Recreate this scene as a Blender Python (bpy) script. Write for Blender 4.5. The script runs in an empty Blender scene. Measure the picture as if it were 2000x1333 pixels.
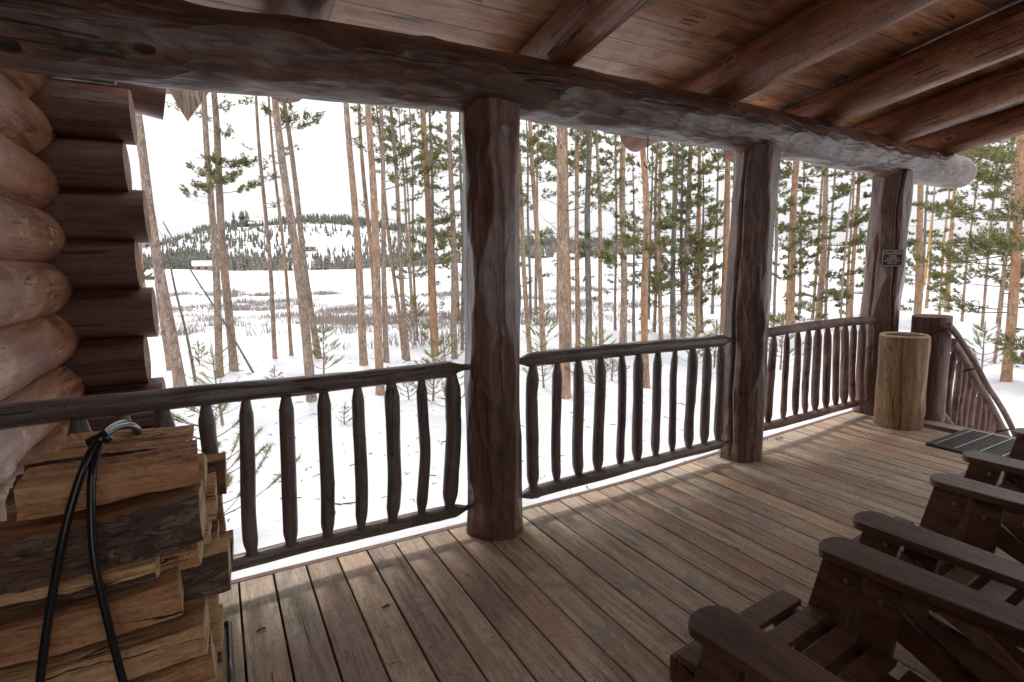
import bpy, bmesh, math, random
import numpy as np
from mathutils import Vector, Matrix

sc = bpy.context.scene
COL = sc.collection
PI = math.pi

# ------------------------------------------------------------------ camera
YAW, PITCH, ROLL, FPX, CAMH = 0.5067, -0.1366, -0.0164, 1035.5, 1.392
_F = Vector((math.sin(YAW)*math.cos(PITCH), math.cos(YAW)*math.cos(PITCH), math.sin(PITCH)))
_R0 = Vector((math.cos(YAW), -math.sin(YAW), 0)); _U0 = _R0.cross(_F)
_R = _R0*math.cos(ROLL) + _U0*math.sin(ROLL); _U = -_R0*math.sin(ROLL) + _U0*math.cos(ROLL)
CAM = Vector((0, 0, CAMH))
cd = bpy.data.cameras.new('camera'); cam = bpy.data.objects.new('camera', cd); COL.objects.link(cam)
cd.sensor_width = 36; cd.lens = FPX/2000*36; cd.clip_start = 0.05; cd.clip_end = 6000
cam.matrix_world = Matrix(((_R.x, _U.x, -_F.x, 0), (_R.y, _U.y, -_F.y, 0), (_R.z, _U.z, -_F.z, CAMH), (0, 0, 0, 1)))
sc.camera = cam

# ------------------------------------------------------------------ sky, sun, exposure
SUN_EL, SUN_AZ = math.radians(66), math.radians(4)      # azimuth measured from +Y towards +X
w = bpy.data.worlds.new('World'); sc.world = w; w.use_nodes = True
nt = w.node_tree; nt.nodes.clear()
out = nt.nodes.new('ShaderNodeOutputWorld'); bg = nt.nodes.new('ShaderNodeBackground')
sky = nt.nodes.new('ShaderNodeTexSky'); sky.sky_type = 'NISHITA'; sky.sun_disc = False
sky.sun_elevation = SUN_EL; sky.sun_rotation = SUN_AZ; sky.air_density = 1.0; sky.dust_density = 2.0
hs = nt.nodes.new('ShaderNodeHueSaturation'); hs.inputs['Saturation'].default_value = 0.35
nz = nt.nodes.new('ShaderNodeTexNoise'); nz.inputs['Scale'].default_value = 1.6; nz.inputs['Detail'].default_value = 4
tc = nt.nodes.new('ShaderNodeTexCoord'); nt.links.new(tc.outputs['Generated'], nz.inputs['Vector'])
rp = nt.nodes.new('ShaderNodeValToRGB'); rp.color_ramp.elements[0].position = .3; rp.color_ramp.elements[1].position = .7
rp.color_ramp.elements[0].color = (17.0, 17.1, 17.8, 1); rp.color_ramp.elements[1].color = (19.6, 19.4, 19.6, 1)
mx = nt.nodes.new('ShaderNodeMix'); mx.data_type = 'RGBA'; mx.inputs[0].default_value = .92
nt.links.new(nz.outputs[0], rp.inputs[0]); nt.links.new(sky.outputs[0], hs.inputs['Color'])
# overcast sky: three times brighter overhead than at the horizon
sx = nt.nodes.new('ShaderNodeSeparateXYZ'); nt.links.new(tc.outputs['Generated'], sx.inputs[0])
mr = nt.nodes.new('ShaderNodeMapRange'); mr.inputs['From Min'].default_value = 0; mr.inputs['From Max'].default_value = 1; mr.inputs['To Min'].default_value = .36; mr.inputs['To Max'].default_value = 1
nt.links.new(sx.outputs[2], mr.inputs['Value'])
ml = nt.nodes.new('ShaderNodeVectorMath'); ml.operation = 'SCALE'; nt.links.new(rp.outputs[0], ml.inputs[0]); nt.links.new(mr.outputs[0], ml.inputs['Scale'])
nt.links.new(hs.outputs[0], mx.inputs[6]); nt.links.new(ml.outputs[0], mx.inputs[7])
nt.links.new(mx.outputs[2], bg.inputs[0]); bg.inputs[1].default_value = 0.10
nt.links.new(bg.outputs[0], out.inputs[0])
sd = bpy.data.lights.new('sun', 'SUN'); sd.energy = 1.4; sd.angle = math.radians(10); sd.color = (1, .95, .88)
so = bpy.data.objects.new('sun', sd); COL.objects.link(so)
sv = Vector((math.sin(SUN_AZ)*math.cos(SUN_EL), math.cos(SUN_AZ)*math.cos(SUN_EL), math.sin(SUN_EL)))
so.rotation_euler = sv.to_track_quat('Z', 'Y').to_euler(); so.location = sv*50
vs = sc.view_settings; sc.display_settings.display_device = 'sRGB'
vs.view_transform = 'Standard'; vs.look = 'None'; vs.gamma = 1; vs.exposure = 0.42; vs.use_curve_mapping = False
try:
    sc.cycles.use_denoising = True; sc.cycles.max_bounces = 8; sc.cycles.diffuse_bounces = 5
except Exception: pass

# ------------------------------------------------------------------ measuring helpers
def ray(u, v): return _F + _R*((u-1000)/FPX) + _U*((666.5-v)/FPX)
def atY(u, v, Y):
    d = ray(u, v); return CAM + d*(Y/d.y)
def atX(u, v, X):
    d = ray(u, v); return CAM + d*(X/d.x)
def atZ(u, v, z):
    d = ray(u, v); return CAM + d*((z-CAMH)/d.z)
def atD(u, v, D): return CAM + ray(u, v)*D          # D = metres along the view axis

# ------------------------------------------------------------------ object helpers
def tag(o, label=None, cat=None, group=None, kind=None):
    if label: o['label'] = label
    if cat: o['category'] = cat
    if group: o['group'] = group
    if kind: o['kind'] = kind
    return o
def empty(name, loc=(0, 0, 0), label=None, cat=None, group=None, rz=0):
    o = bpy.data.objects.new(name, None); COL.objects.link(o); o.location = loc; o.rotation_euler = (0, 0, rz)
    o.empty_display_size = .1
    return tag(o, label, cat, group)
def link_mesh(name, me, mats, parent=None, M=None):
    o = bpy.data.objects.new(name, me); COL.objects.link(o)
    for m in (mats if isinstance(mats, (list, tuple)) else [mats]): me.materials.append(m)
    if M is not None: o.matrix_world = M
    if parent is not None:
        o.parent = parent
        pw = Matrix.Translation(parent.location) @ parent.rotation_euler.to_matrix().to_4x4() if parent.type == 'EMPTY' else parent.matrix_basis
        o.matrix_parent_inverse = pw.inverted()
    return o
def mk(name, V, Fc, mats, parent=None, M=None, smooth=False, mi=None):
    me = bpy.data.meshes.new(name)
    V = np.asarray(V, dtype=float)
    if isinstance(Fc, np.ndarray):
        n, k = Fc.shape
        me.vertices.add(len(V)); me.vertices.foreach_set('co', V.ravel())
        me.loops.add(n*k); me.loops.foreach_set('vertex_index', Fc.ravel().astype(np.int32))
        me.polygons.add(n); me.polygons.foreach_set('loop_start', np.arange(0, n*k, k, dtype=np.int32))
        me.update(calc_edges=True)
    else:
        me.from_pydata([tuple(v) for v in V], [], Fc)
    if smooth is True: me.polygons.foreach_set('use_smooth', [True]*len(me.polygons))
    if mi is not None: me.polygons.foreach_set('material_index', np.asarray(mi, dtype=np.int32))
    if smooth == 'mi0': me.polygons.foreach_set('use_smooth', [p.material_index == 0 for p in me.polygons])
    me.update(); me.validate()
    return link_mesh(name, me, mats, parent, M)

def frame_to(p0, p1, roll=0.0):
    """matrix whose local Z runs from p0 to p1"""
    p0, p1 = Vector(p0), Vector(p1); z = (p1-p0).normalized()
    up = Vector((0, 0, 1)) if abs(z.z) < .9 else Vector((0, 1, 0))
    x = up.cross(z).normalized(); y = z.cross(x)
    M = Matrix(((x.x, y.x, z.x, p0.x), (x.y, y.y, z.y, p0.y), (x.z, y.z, z.z, p0.z), (0, 0, 0, 1)))
    return M @ Matrix.Rotation(roll, 4, 'Z')

def log(name, p0, p1, r0, r1, mats, parent=None, seed=0, cuts=0, nseg=32, step=.04, bend=.0, wob=.03, cutd=.07,
        cutlen=.35, taper0=0, taper1=0, tip=.35, round0=0, round1=0, knots=0, groove=None, roll=0, flat_end=True, flare=0):
    """a log from p0 to p1, local Z along it. mats[0] side, mats[1] cut end."""
    rg = np.random.RandomState(seed)
    p0, p1 = Vector(p0), Vector(p1); L = (p1-p0).length
    n = max(4, int(L/step))+1; z = np.linspace(0, L, n); th = np.linspace(0, 2*PI, nseg, endpoint=False)
    Zg, T = np.meshgrid(z, th, indexing='ij')
    r = r0+(r1-r0)*Zg/L
    f = np.zeros_like(r)
    for k in range(5):
        f += rg.uniform(-1, 1)*np.sin(rg.randint(1, 4)*T+rg.uniform(0, 6.3)+Zg*rg.uniform(-3, 3)/max(r0*6, .3))*.5
    for k in range(4): f += rg.uniform(-1, 1)*np.sin(Zg*rg.uniform(.6, 3.2)/max(r0*5, .12)+rg.uniform(0, 6.3))*.5
    r = r*(1+wob*f)
    for k in range(knots):
        tk, zk = rg.uniform(0, 2*PI), rg.uniform(0, L); dth = (T-tk+PI) % (2*PI)-PI
        r += r0*rg.uniform(.06, .16)*np.exp(-((dth*r0)**2+((Zg-zk)*.6)**2)/(r0*rg.uniform(.14, .26))**2)
    for k in range(cuts):
        tk, zk, lk = rg.uniform(0, 2*PI), rg.uniform(0, L), cutlen*rg.uniform(.5, 1.6)
        dth = (T-tk+PI) % (2*PI)-PI; rm = r0+(r1-r0)*zk/L
        rc = rm*(1-cutd*rg.uniform(.25, 1))/np.maximum(np.cos(np.clip(dth, -1.2, 1.2)), .25)+rm*.5*(np.abs(Zg-zk)/lk)**3+rm*.10*(Zg-zk)/lk*rg.uniform(-1, 1)
        r = np.minimum(r, rc)
    if flare: r *= 1+flare*np.exp(-Zg/.05)
    if groove:
        for (tg, gd, gw, za, zb) in groove:
            path = tg+.10*np.sin(Zg*2.1+rg.uniform(0, 6))+.04*np.sin(Zg*9+rg.uniform(0, 6))
            dth = (T-path+PI) % (2*PI)-PI; on = 1/(1+np.exp(-(Zg-za)*30))/(1+np.exp((Zg-zb)*30))
            r -= gd*np.exp(-(dth*r0/gw)**2)*on
    def env(x, ln, rd):   # x distance from end
        e = np.ones_like(x)
        if ln: e = np.where(x < ln, tip+(1-tip)*np.clip((x-ln*.35)/(ln*.65), 0, 1), e)
        if rd: q = np.clip(x/rd, 0, 1); e = e*np.sqrt(np.clip(1-(1-q)**2*.80, .05, 1))
        return e
    r = r*env(Zg, taper0, round0)*env(L-Zg, taper1, round1)
    bx = bend*np.sin(PI*z/L*rg.uniform(.8, 1.2))*rg.choice([-1, 1])+bend*.35*np.sin(2*PI*z/L*rg.uniform(.9, 1.6)+rg.uniform(0, 6))
    by = bend*.6*np.sin(PI*z/L*rg.uniform(.9, 2.2)+rg.uniform(0, 1)); 
    bx -= bx[0]+(bx[-1]-bx[0])*z/L; by -= by[0]+(by[-1]-by[0])*z/L
    X = r*np.cos(T)+bx[:, None]; Y = r*np.sin(T)+by[:, None]
    V = np.stack([X, Y, Zg], -1).reshape(-1, 3)
    i = np.arange(n-1)[:, None]*nseg; j = np.arange(nseg)[None, :]; j2 = (j+1) % nseg
    Q = np.stack([i+j, i+j2, i+nseg+j2, i+nseg+j], -1).reshape(-1, 4)
    Fc = [tuple(q) for q in Q]; mi = [0]*len(Fc)
    base = len(V)
    # end caps with their own rim so the side stays smooth
    capV = []; 
    for e, rr in ((0, 0), (n-1, 1)):
        ring = V[e*nseg:(e+1)*nseg]; c = ring.mean(0); b = base+len(capV)
        inner = c+(ring-c)*.55; inner[:, 2] += rg.uniform(-.002, .002, nseg)
        capV += list(ring)+list(inner)+[c]
        for k in range(nseg):
            k2 = (k+1) % nseg
            q = (b+k, b+nseg+k, b+nseg+k2, b+k2); t = (b+nseg+k, b+2*nseg, b+nseg+k2)
            if e: q, t = q[::-1], t[::-1]
            Fc += [q, t]; mi += [1, 1]
    V = np.vstack([V, np.array(capV)])
    mm = list(mats) if isinstance(mats, (list, tuple)) else [mats, mats]
    if len(mm) == 1: mm = mm*2
    return mk(name, V, Fc, mm, parent, frame_to(p0, p1, roll), smooth='mi0', mi=mi)

class MB:
    """collects simple shapes into one mesh"""
    def __init__(s): s.V = []; s.F = []; s.mi = []
    def add(s, V, F, m=0):
        b = len(s.V); s.V += [tuple(v) for v in V]; s.F += [tuple(i+b for i in f) for f in F]; s.mi += [m]*len(F)
    def box(s, c, d, rot=None, m=0, bev=0.0):
        c = Vector(c); hx, hy, hz = d[0]/2, d[1]/2, d[2]/2
        bm = bmesh.new(); bmesh.ops.create_cube(bm, size=1)
        for v in bm.verts: v.co = Vector((v.co.x*d[0], v.co.y*d[1], v.co.z*d[2]))
        if bev: bmesh.ops.bevel(bm, geom=bm.edges[:], offset=bev, segments=2, affect='EDGES', profile=.6)
        R = rot if rot is not None else Matrix.Identity(3)
        bm.verts.index_update()
        s.add([R @ v.co + c for v in bm.verts], [tuple(v.index for v in f.verts) for f in bm.faces], m); bm.free()
    def prism(s, poly, h, M, m=0, bev=0.0):
        """poly in local xy, extruded along local z by h (centred), placed by 4x4 M"""
        bm = bmesh.new(); vs_ = [bm.verts.new((x, y, -h/2)) for x, y in poly]; f = bm.faces.new(vs_)
        r = bmesh.ops.extrude_face_region(bm, geom=[f]); 
        for v in r['geom']:
            if isinstance(v, bmesh.types.BMVert): v.co.z += h
        bmesh.ops.recalc_face_normals(bm, faces=bm.faces[:])
        if bev: bmesh.ops.bevel(bm, geom=[e for e in bm.edges if abs((e.verts[0].co-e.verts[1].co).z) < 1e-5], offset=bev, segments=2, affect='EDGES', profile=.6)
        bm.verts.index_update()
        s.add([M @ v.co for v in bm.verts], [tuple(v.index for v in f.verts) for f in bm.faces], m); bm.free()
    def tube(s, pts, r, n=8, m=0, caps=True):
        pts = [Vector(p) for p in pts]; rs = r if isinstance(r, (list, tuple)) else [r]*len(pts)
        V = []; prev = None
        for i, p in enumerate(pts):
            t = (pts[min(i+1, len(pts)-1)]-pts[max(i-1, 0)]).normalized()
            if prev is None:
                a = Vector((0, 0, 1)) if abs(t.z) < .9 else Vector((1, 0, 0)); x = a.cross(t).normalized()
            else: x = (prev-t*prev.dot(t)).normalized()
            prev = x; y = t.cross(x)
            for k in range(n): V.append(p+(x*math.cos(2*PI*k/n)+y*math.sin(2*PI*k/n))*rs[i])
        F = [(i*n+k, i*n+(k+1) % n, (i+1)*n+(k+1) % n, (i+1)*n+k) for i in range(len(pts)-1) for k in range(n)]
        if caps: F += [tuple(range(n))[::-1], tuple((len(pts)-1)*n+k for k in range(n))]
        s.add(V, F, m)
    def build(s, name, mats, parent=None, smooth=False, M=None):
        return mk(name, s.V, s.F, mats, parent, M, smooth=smooth, mi=s.mi)

def smooth_pts(P, k=6):
    P = [Vector(p) for p in P]; o = []
    for i in range(len(P)-1):
        a, b, c, d = P[max(i-1, 0)], P[i], P[i+1], P[min(i+2, len(P)-1)]
        for j in range(k):
            t = j/k; o.append(.5*((2*b)+(-a+c)*t+(2*a-5*b+4*c-d)*t*t+(-a+3*b-3*c+d)*t**3))
    o.append(P[-1]); return o

# ------------------------------------------------------------------ materials
def newmat(name):
    m = bpy.data.materials.new(name); m.use_nodes = True; n = m.node_tree; n.nodes.clear()
    o = n.nodes.new('ShaderNodeOutputMaterial'); b = n.nodes.new('ShaderNodeBsdfPrincipled')
    n.links.new(b.outputs[0], o.inputs[0]); return m, n, b
class NB:
    def __init__(s, n): s.n = n
    def node(s, t, **k):
        o = s.n.nodes.new(t)
        for a, v in k.items(): setattr(o, a, v)
        return o
    def lk(s, a, b): s.n.links.new(a, b)
    def coord(s, scale, kind='Object', rot=(0, 0, 0)):
        t = s.node('ShaderNodeTexCoord'); mp = s.node('ShaderNodeMapping'); mp.inputs['Scale'].default_value = scale; mp.inputs['Rotation'].default_value = rot
        s.lk(t.outputs[kind], mp.inputs[0])
        # shift every object so no two share a pattern
        oi = s.node('ShaderNodeObjectInfo'); mu = s.node('ShaderNodeMath', operation='MULTIPLY'); mu.inputs[1].default_value = 37.0
        s.lk(oi.outputs['Random'], mu.inputs[0]); ad = s.node('ShaderNodeVectorMath', operation='ADD')
        s.lk(mp.outputs[0], ad.inputs[0]); s.lk(mu.outputs[0], ad.inputs[1]); return ad.outputs[0]
    def noise(s, vec, scale=1, detail=4, rough=.55, dist=0):
        o = s.node('ShaderNodeTexNoise'); o.inputs['Scale'].default_value = scale; o.inputs['Detail'].default_value = detail
        o.inputs['Roughness'].default_value = rough; o.inputs['Distortion'].default_value = dist; s.lk(vec, o.inputs['Vector']); return o.outputs[0]
    def ramp(s, fac, stops):
        r = s.node('ShaderNodeValToRGB'); e = r.color_ramp.elements
        while len(e) < len(stops): e.new(.5)
        for i, (p, c) in enumerate(stops):
            e[i].position = p; e[i].color = tuple(c)+(1,) if isinstance(c, (tuple, list)) else (c, c, c, 1)
        s.lk(fac, r.inputs[0]); return r.outputs[0]
    def mix(s, f, a, b, mode='MIX'):
        m = s.node('ShaderNodeMix'); m.data_type = 'RGBA'; m.blend_type = mode
        for i, x in ((0, f), (6, a), (7, b)):
            if isinstance(x, (int, float)): m.inputs[i].default_value = x if i == 0 else (x, x, x, 1)
            elif isinstance(x, tuple): m.inputs[i].default_value = x+(1,)
            else: s.lk(x, m.inputs[i])
        return m.outputs[2]
    def math(s, op, a, b=0.0):
        m = s.node('ShaderNodeMath', operation=op)
        for i, x in enumerate((a, b)):
            if isinstance(x, (int, float)): m.inputs[i].default_value = x
            else: s.lk(x, m.inputs[i])
        return m.outputs[0]
    def bump(s, h, bsdf, strength=.4, dist=.01):
        b = s.node('ShaderNodeBump'); b.inputs['Strength'].default_value = strength; b.inputs['Distance'].default_value = dist
        s.lk(h, b.inputs['Height']); s.lk(b.outputs[0], bsdf.inputs['Normal'])

def stained(name, c0, c1, worn, rough=(.35, .6), grain=32, along='Z', wornamt=.62, crack=.10, bump=.5, coat=0.0, worncol2=None, island=False, fiber=1.0, hew=0.0, knot=0.0, speck=.35):
    m, n, b = newmat(name); N = NB(n)
    sc_ = {'Z': (1, 1, .07), 'X': (.07, 1, 1), 'Y': (1, .07, 1)}[along]
    v = N.coord(sc_); vb = N.coord((1, 1, 1)); gi = None
    if island:
        gi = N.node('ShaderNodeNewGeometry'); off = N.math('MULTIPLY', gi.outputs['Random Per Island'], 23.0)
        ad = N.node('ShaderNodeVectorMath', operation='ADD'); N.lk(v, ad.inputs[0]); N.lk(off, ad.inputs[1]); v = ad.outputs[0]
        ad = N.node('ShaderNodeVectorMath', operation='ADD'); N.lk(vb, ad.inputs[0]); N.lk(off, ad.inputs[1]); vb = ad.outputs[0]
    broad = N.noise(v, grain*.35, 4, .6, .8); g = N.noise(v, grain, 6, .68, .5); fine = N.noise(v, grain*3.6, 4, .75)
    col = N.mix(N.ramp(broad, [(.36, 0.), (.62, 1.)]), c0, c1)
    dk = tuple(x*.38 for x in c0); lt = tuple(min(1, x*1.35) for x in c1)
    col = N.mix(N.ramp(g, [(.52, 0.), (.60, .55*fiber), (.72, .85*fiber)]), col, dk)
    col = N.mix(N.ramp(g, [(.30, .65*fiber), (.42, 0.)]), col, lt)
    col = N.mix(N.ramp(fine, [(.50, 0.), (.68, .60*fiber)]), col, dk)
    big = N.noise(vb, 2.3, 5, .6, .3); big = N.math('ADD', N.math('MULTIPLY', big, .8), N.math('MULTIPLY', g, .2))
    col = N.mix(N.ramp(big, [(wornamt-.07, 0.), (wornamt+.07, .7)]), col, worn)
    if worncol2:
        b2 = N.noise(vb, 5.5, 6, .65, .5); col = N.mix(N.ramp(b2, [(.59, 0.), (.63, .85)]), col, worncol2)
    if speck:
        col = N.mix(N.ramp(N.noise(vb, 75, 3, .6), [(.55, 0.), (.68, speck)]), col, dk)
        col = N.mix(N.ramp(N.noise(vb, 5, 4, .65), [(.30, speck*1.2), (.46, 0.)]), col, tuple(x*.55 for x in c0))
    vc = N.coord({'Z': (1, 1, .035), 'X': (.035, 1, 1), 'Y': (1, .035, 1)}[along]); ck = N.noise(vc, 11, 3, .5, .4)
    line = N.ramp(N.math('ABSOLUTE', N.math('SUBTRACT', ck, .5)), [(0, 1.), (crack*.06, .9), (crack*.14, 0.)])
    gate = N.ramp(N.noise(vb, 3.1, 2), [(.52, 0.), (.56, 1.)]); line = N.math('MULTIPLY', line, gate)
    h = N.math('ADD', N.math('MULTIPLY', g, .8), N.math('MULTIPLY', fine, .4))
    if knot:
        kv = N.coord({'Z': (1, 1, .6), 'X': (.6, 1, 1), 'Y': (1, .6, 1)}[along]); vk = N.node('ShaderNodeTexVoronoi'); vk.inputs['Scale'].default_value = knot
        kd = N.node('ShaderNodeVectorMath', operation='SCALE'); N.lk(N.noise(vb, 14, 3), kd.inputs[0]); kd.inputs['Scale'].default_value = .06
        ka = N.node('ShaderNodeVectorMath', operation='ADD'); N.lk(kv, ka.inputs[0]); N.lk(kd.outputs[0], ka.inputs[1]); N.lk(ka.outputs[0], vk.inputs['Vector'])
        kn = N.ramp(vk.outputs['Distance'], [(.055, 1.), (.08, 0.)]); kr = N.ramp(vk.outputs['Distance'], [(.075, 0.), (.095, .7), (.15, 0.)])
        col = N.mix(kr, col, lt); col = N.mix(kn, col, (.018, .010, .007)); h = N.math('SUBTRACT', h, N.math('MULTIPLY', kn, 1.2))
    col = N.mix(line, col, (.012, .008, .006))
    if island:
        tint = N.ramp(gi.outputs['Random Per Island'], [(0, (.70, .66, .66)), (.3, (.92, .82, .78)), (.5, (1, 1, 1)), (.75, (.86, .89, .92)), (1, (1.22, 1.12, .98))])
        col = N.mix(1.0, col, tint, 'MULTIPLY')
    N.lk(col, b.inputs['Base Color'])
    N.lk(N.math('ADD', N.ramp(N.noise(vb, 6, 4), [(.3, rough[0]), (.7, rough[1])]), N.ramp(fine, [(.4, 0.), (.7, .18)])), b.inputs['Roughness'])
    h = N.math('SUBTRACT', h, N.math('MULTIPLY', line, 1.5))
    if hew:
        vh = N.coord({'Z': (1, 1, .30), 'X': (.30, 1, 1), 'Y': (1, .30, 1)}[along]); vo = N.node('ShaderNodeTexVoronoi'); vo.inputs['Scale'].default_value = 8.5
        dn = N.node('ShaderNodeVectorMath', operation='SCALE'); N.lk(N.noise(vh, 5, 3), dn.inputs[0]); dn.inputs['Scale'].default_value = .35
        ad2 = N.node('ShaderNodeVectorMath', operation='ADD'); N.lk(vh, ad2.inputs[0]); N.lk(dn.outputs[0], ad2.inputs[1]); N.lk(ad2.outputs[0], vo.inputs['Vector'])
        h = N.math('ADD', h, N.math('MULTIPLY', N.math('POWER', vo.outputs['Distance'], 2.0), hew))
    N.bump(h, b, bump, .004)
    if coat: b.inputs['Coat Weight'].default_value = coat; b.inputs['Coat Roughness'].default_value = .25
    return m
M_LOG = stained('stained_log', (.088, .038, .024), (.175, .084, .054), (.30, .18, .13), rough=(.30, .50), wornamt=.60, coat=.5, hew=7., bump=.85, knot=3.6, speck=.7)
M_BEAM = stained('beam_stain', (.078, .036, .023), (.16, .080, .052), (.26, .16, .12), rough=(.28, .46), wornamt=.62, coat=.25, hew=8., bump=.9, knot=3.6)
M_WALL = stained('wall_log_stain', (.165, .062, .030), (.30, .130, .066), (.42, .245, .15), rough=(.26, .48), wornamt=.60, worncol2=(.44, .27, .15), coat=.35, hew=2.5, knot=2.0, crack=.06)
M_DARK = stained('shaded_log_stain', (.092, .036, .024), (.165, .072, .046), (.22, .12, .085), rough=(.35, .6), wornamt=.66, knot=1.8)  # shaded copy of the wall stain: backlit tone put into the colour
M_RAIL = stained('rail_stain', (.115, .085, .076), (.185, .142, .128), (.27, .215, .195), coat=.3, rough=(.40, .6), wornamt=.64, speck=.6)  # greyed: pale glare over the rails put into the colour
M_RAIL2 = stained('bark_flecked_rail', (.14, .070, .052), (.235, .130, .105), (.35, .25, .21), rough=(.45, .7), wornamt=.55, worncol2=(.08, .042, .033), speck=.7)
M_RAFT = stained('rafter_stain', (.20, .070, .030), (.35, .145, .066), (.45, .25, .15), rough=(.34, .55), wornamt=.62, coat=.12, hew=2.5, bump=.9, speck=.8, knot=3.8)
M_CEIL = stained('ceiling_boards', (.29, .115, .052), (.50, .25, .125), (.62, .43, .30), rough=(.26, .5), wornamt=.60, along='X', grain=22, island=True, coat=.12, knot=1.6, speck=.3)
M_DECK = stained('weathered_deck', (.40, .305, .215), (.62, .50, .38), (.49, .32, .23), rough=(.40, .66), wornamt=.56, along='Y', grain=42, island=True, worncol2=(.34, .30, .245), crack=.012, bump=.9, speck=.5, fiber=.85)
M_TRIM = stained('deck_trim', (.16, .09, .07), (.24, .15, .12), (.3, .2, .17), rough=(.5, .7), along='X')
M_CHAIR = stained('chair_stain', (.088, .038, .022), (.175, .087, .053), (.25, .15, .10), coat=.2, rough=(.30, .5), wornamt=.60, along='Y', grain=46, crack=.02, bump=.5, island=True, speck=.4)
M_CUT = stained('log_end', (.20, .10, .07), (.30, .17, .125), (.38, .25, .19), rough=(.5, .7), grain=30, wornamt=.6)
def ring_mat(name, a, c, dark, freq=150):
    m, n, b = newmat(name); N = NB(n); t = N.node('ShaderNodeTexCoord'); sp = N.node('ShaderNodeSeparateXYZ'); N.lk(t.outputs['Object'], sp.inputs[0])
    v = N.coord((1, 1, 1)); w1 = N.noise(v, 6, 4); w2 = N.noise(v, 60, 4, .7)
    x = N.math('ADD', sp.outputs[0], N.math('MULTIPLY', N.math('SUBTRACT', w1, .5), .03)); y = N.math('ADD', sp.outputs[1], N.math('MULTIPLY', N.math('SUBTRACT', w1, .5), .02))
    rr = N.math('SQRT', N.math('ADD', N.math('MULTIPLY', x, x), N.math('MULTIPLY', y, y)))
    rings = N.math('SINE', N.math('MULTIPLY', rr, freq*6.28*.35)); an = N.math('ARCTAN2', y, x)
    ck = N.node('ShaderNodeTexNoise'); ck.noise_dimensions = '1D'; ck.inputs['Scale'].default_value = 2.6; ck.inputs['Detail'].default_value = 5; N.lk(N.math('ADD', an, N.math('MULTIPLY', w2, .1)), ck.inputs['W'])
    line = N.ramp(N.math('ABSOLUTE', N.math('SUBTRACT', ck.outputs[0], .5)), [(0, 1.), (.012, .8), (.022, 0.)])
    col = N.mix(N.ramp(N.math('ADD', N.math('MULTIPLY', rings, .5), .5), [(.2, 0.), (.9, 1.)]), a, c)
    col = N.mix(N.ramp(w2, [(.5, 0.), (.7, .5)]), col, dark); col = N.mix(line, col, dark)
    N.lk(col, b.inputs['Base Color']); b.inputs['Roughness'].default_value = .75
    N.bump(N.math('SUBTRACT', w2, line), b, .6, .004); return m
M_CUT = ring_mat('log_end', (.17, .085, .06), (.30, .18, .135), (.05, .028, .02))
M_STUMP = stained('peeled_stump', (.27, .16, .075), (.41, .275, .14), (.20, .10, .05), rough=(.5, .7), wornamt=.52, worncol2=(.17, .12, .065), grain=26, knot=2.2, speck=.5)
M_SPLIT = stained('split_wood', (.50, .28, .125), (.74, .48, .25), (.72, .50, .29), rough=(.6, .8), wornamt=.6, grain=60, bump=1.0, crack=.06)
M_SPLITR = stained('split_wood_red', (.40, .19, .09), (.62, .35, .17), (.62, .39, .22), rough=(.6, .8), wornamt=.62, grain=60, bump=1.0, crack=.06)
M_WEND = stained('split_end', (.58, .42, .22), (.76, .60, .36), (.50, .33, .17), rough=(.7, .85), wornamt=.6, grain=40, along='X', bump=.8)

def bark_mat(name, c_dark, c_mid, c_scale, warm, warmamt, vs_=30):
    m, n, b = newmat(name); N = NB(n); v = N.coord((1, 1, .38))
    vo = N.node('ShaderNodeTexVoronoi'); vo.inputs['Scale'].default_value = vs_; vo.feature = 'F1'
    d = N.noise(v, 9, 5, .6); ad = N.node('ShaderNodeVectorMath', operation='ADD'); N.lk(v, ad.inputs[0])
    ms = N.node('ShaderNodeVectorMath', operation='SCALE'); N.lk(d, ms.inputs[0]); ms.inputs['Scale'].default_value = .22; N.lk(ms.outputs[0], ad.inputs[1]); N.lk(ad.outputs[0], vo.inputs['Vector'])
    col = N.mix(N.ramp(vo.outputs['Color'], [(.25, 0.), (.75, 1.)]), c_mid, c_scale)
    col = N.mix(N.ramp(vo.outputs['Distance'], [(.42, 0.), (.62, .65)]), col, c_dark)
    vb = N.coord((1, 1, .6)); col = N.mix(N.ramp(N.noise(vb, 1.7, 5, .6), [(.62-warmamt*.4, 0.), (.80-warmamt*.4, .85)]), col, warm)
    col = N.mix(N.ramp(N.noise(v, 34, 3), [(.57, 0.), (.68, .75)]), col, c_dark)
    col = N.mix(1.0, col, N.ramp(N.noise(N.coord((1, 1, .45)), 7, 5, .7), [(.3, (.55, .52, .52)), (.5, (.95, .95, .95)), (.7, (1.25, 1.22, 1.2))]), 'MULTIPLY')
    N.lk(col, b.inputs['Base Color']); b.inputs['Roughness'].default_value = .85
    N.bump(N.math('ADD', N.math('MULTIPLY', vo.outputs['Distance'], -1.), N.math('MULTIPLY', d, .5)), b, .9, .02)
    return m
B_GREY = bark_mat('bark_grey_brown', (.15, .105, .08), (.34, .25, .195), (.46, .36, .29), (.42, .27, .18), .2)
B_TAN = bark_mat('bark_tan', (.19, .12, .08), (.39, .27, .19), (.52, .385, .285), (.48, .28, .165), .3)
B_ORANGE = bark_mat('bark_orange', (.19, .10, .06), (.42, .25, .155), (.52, .36, .25), (.50, .27, .14), .5)
B_DRAB = bark_mat('bark_drab', (.12, .10, .088), (.23, .195, .17), (.32, .28, .25), (.28, .22, .18), .05)
BARK = {'g': B_GREY, 't': B_TAN, 'o': B_ORANGE, 'd': B_DRAB}
M_BARK = bark_mat('firewood_bark', (.035, .024, .018), (.12, .08, .058), (.21, .15, .11), (.17, .09, .05), .4, 34)

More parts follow.
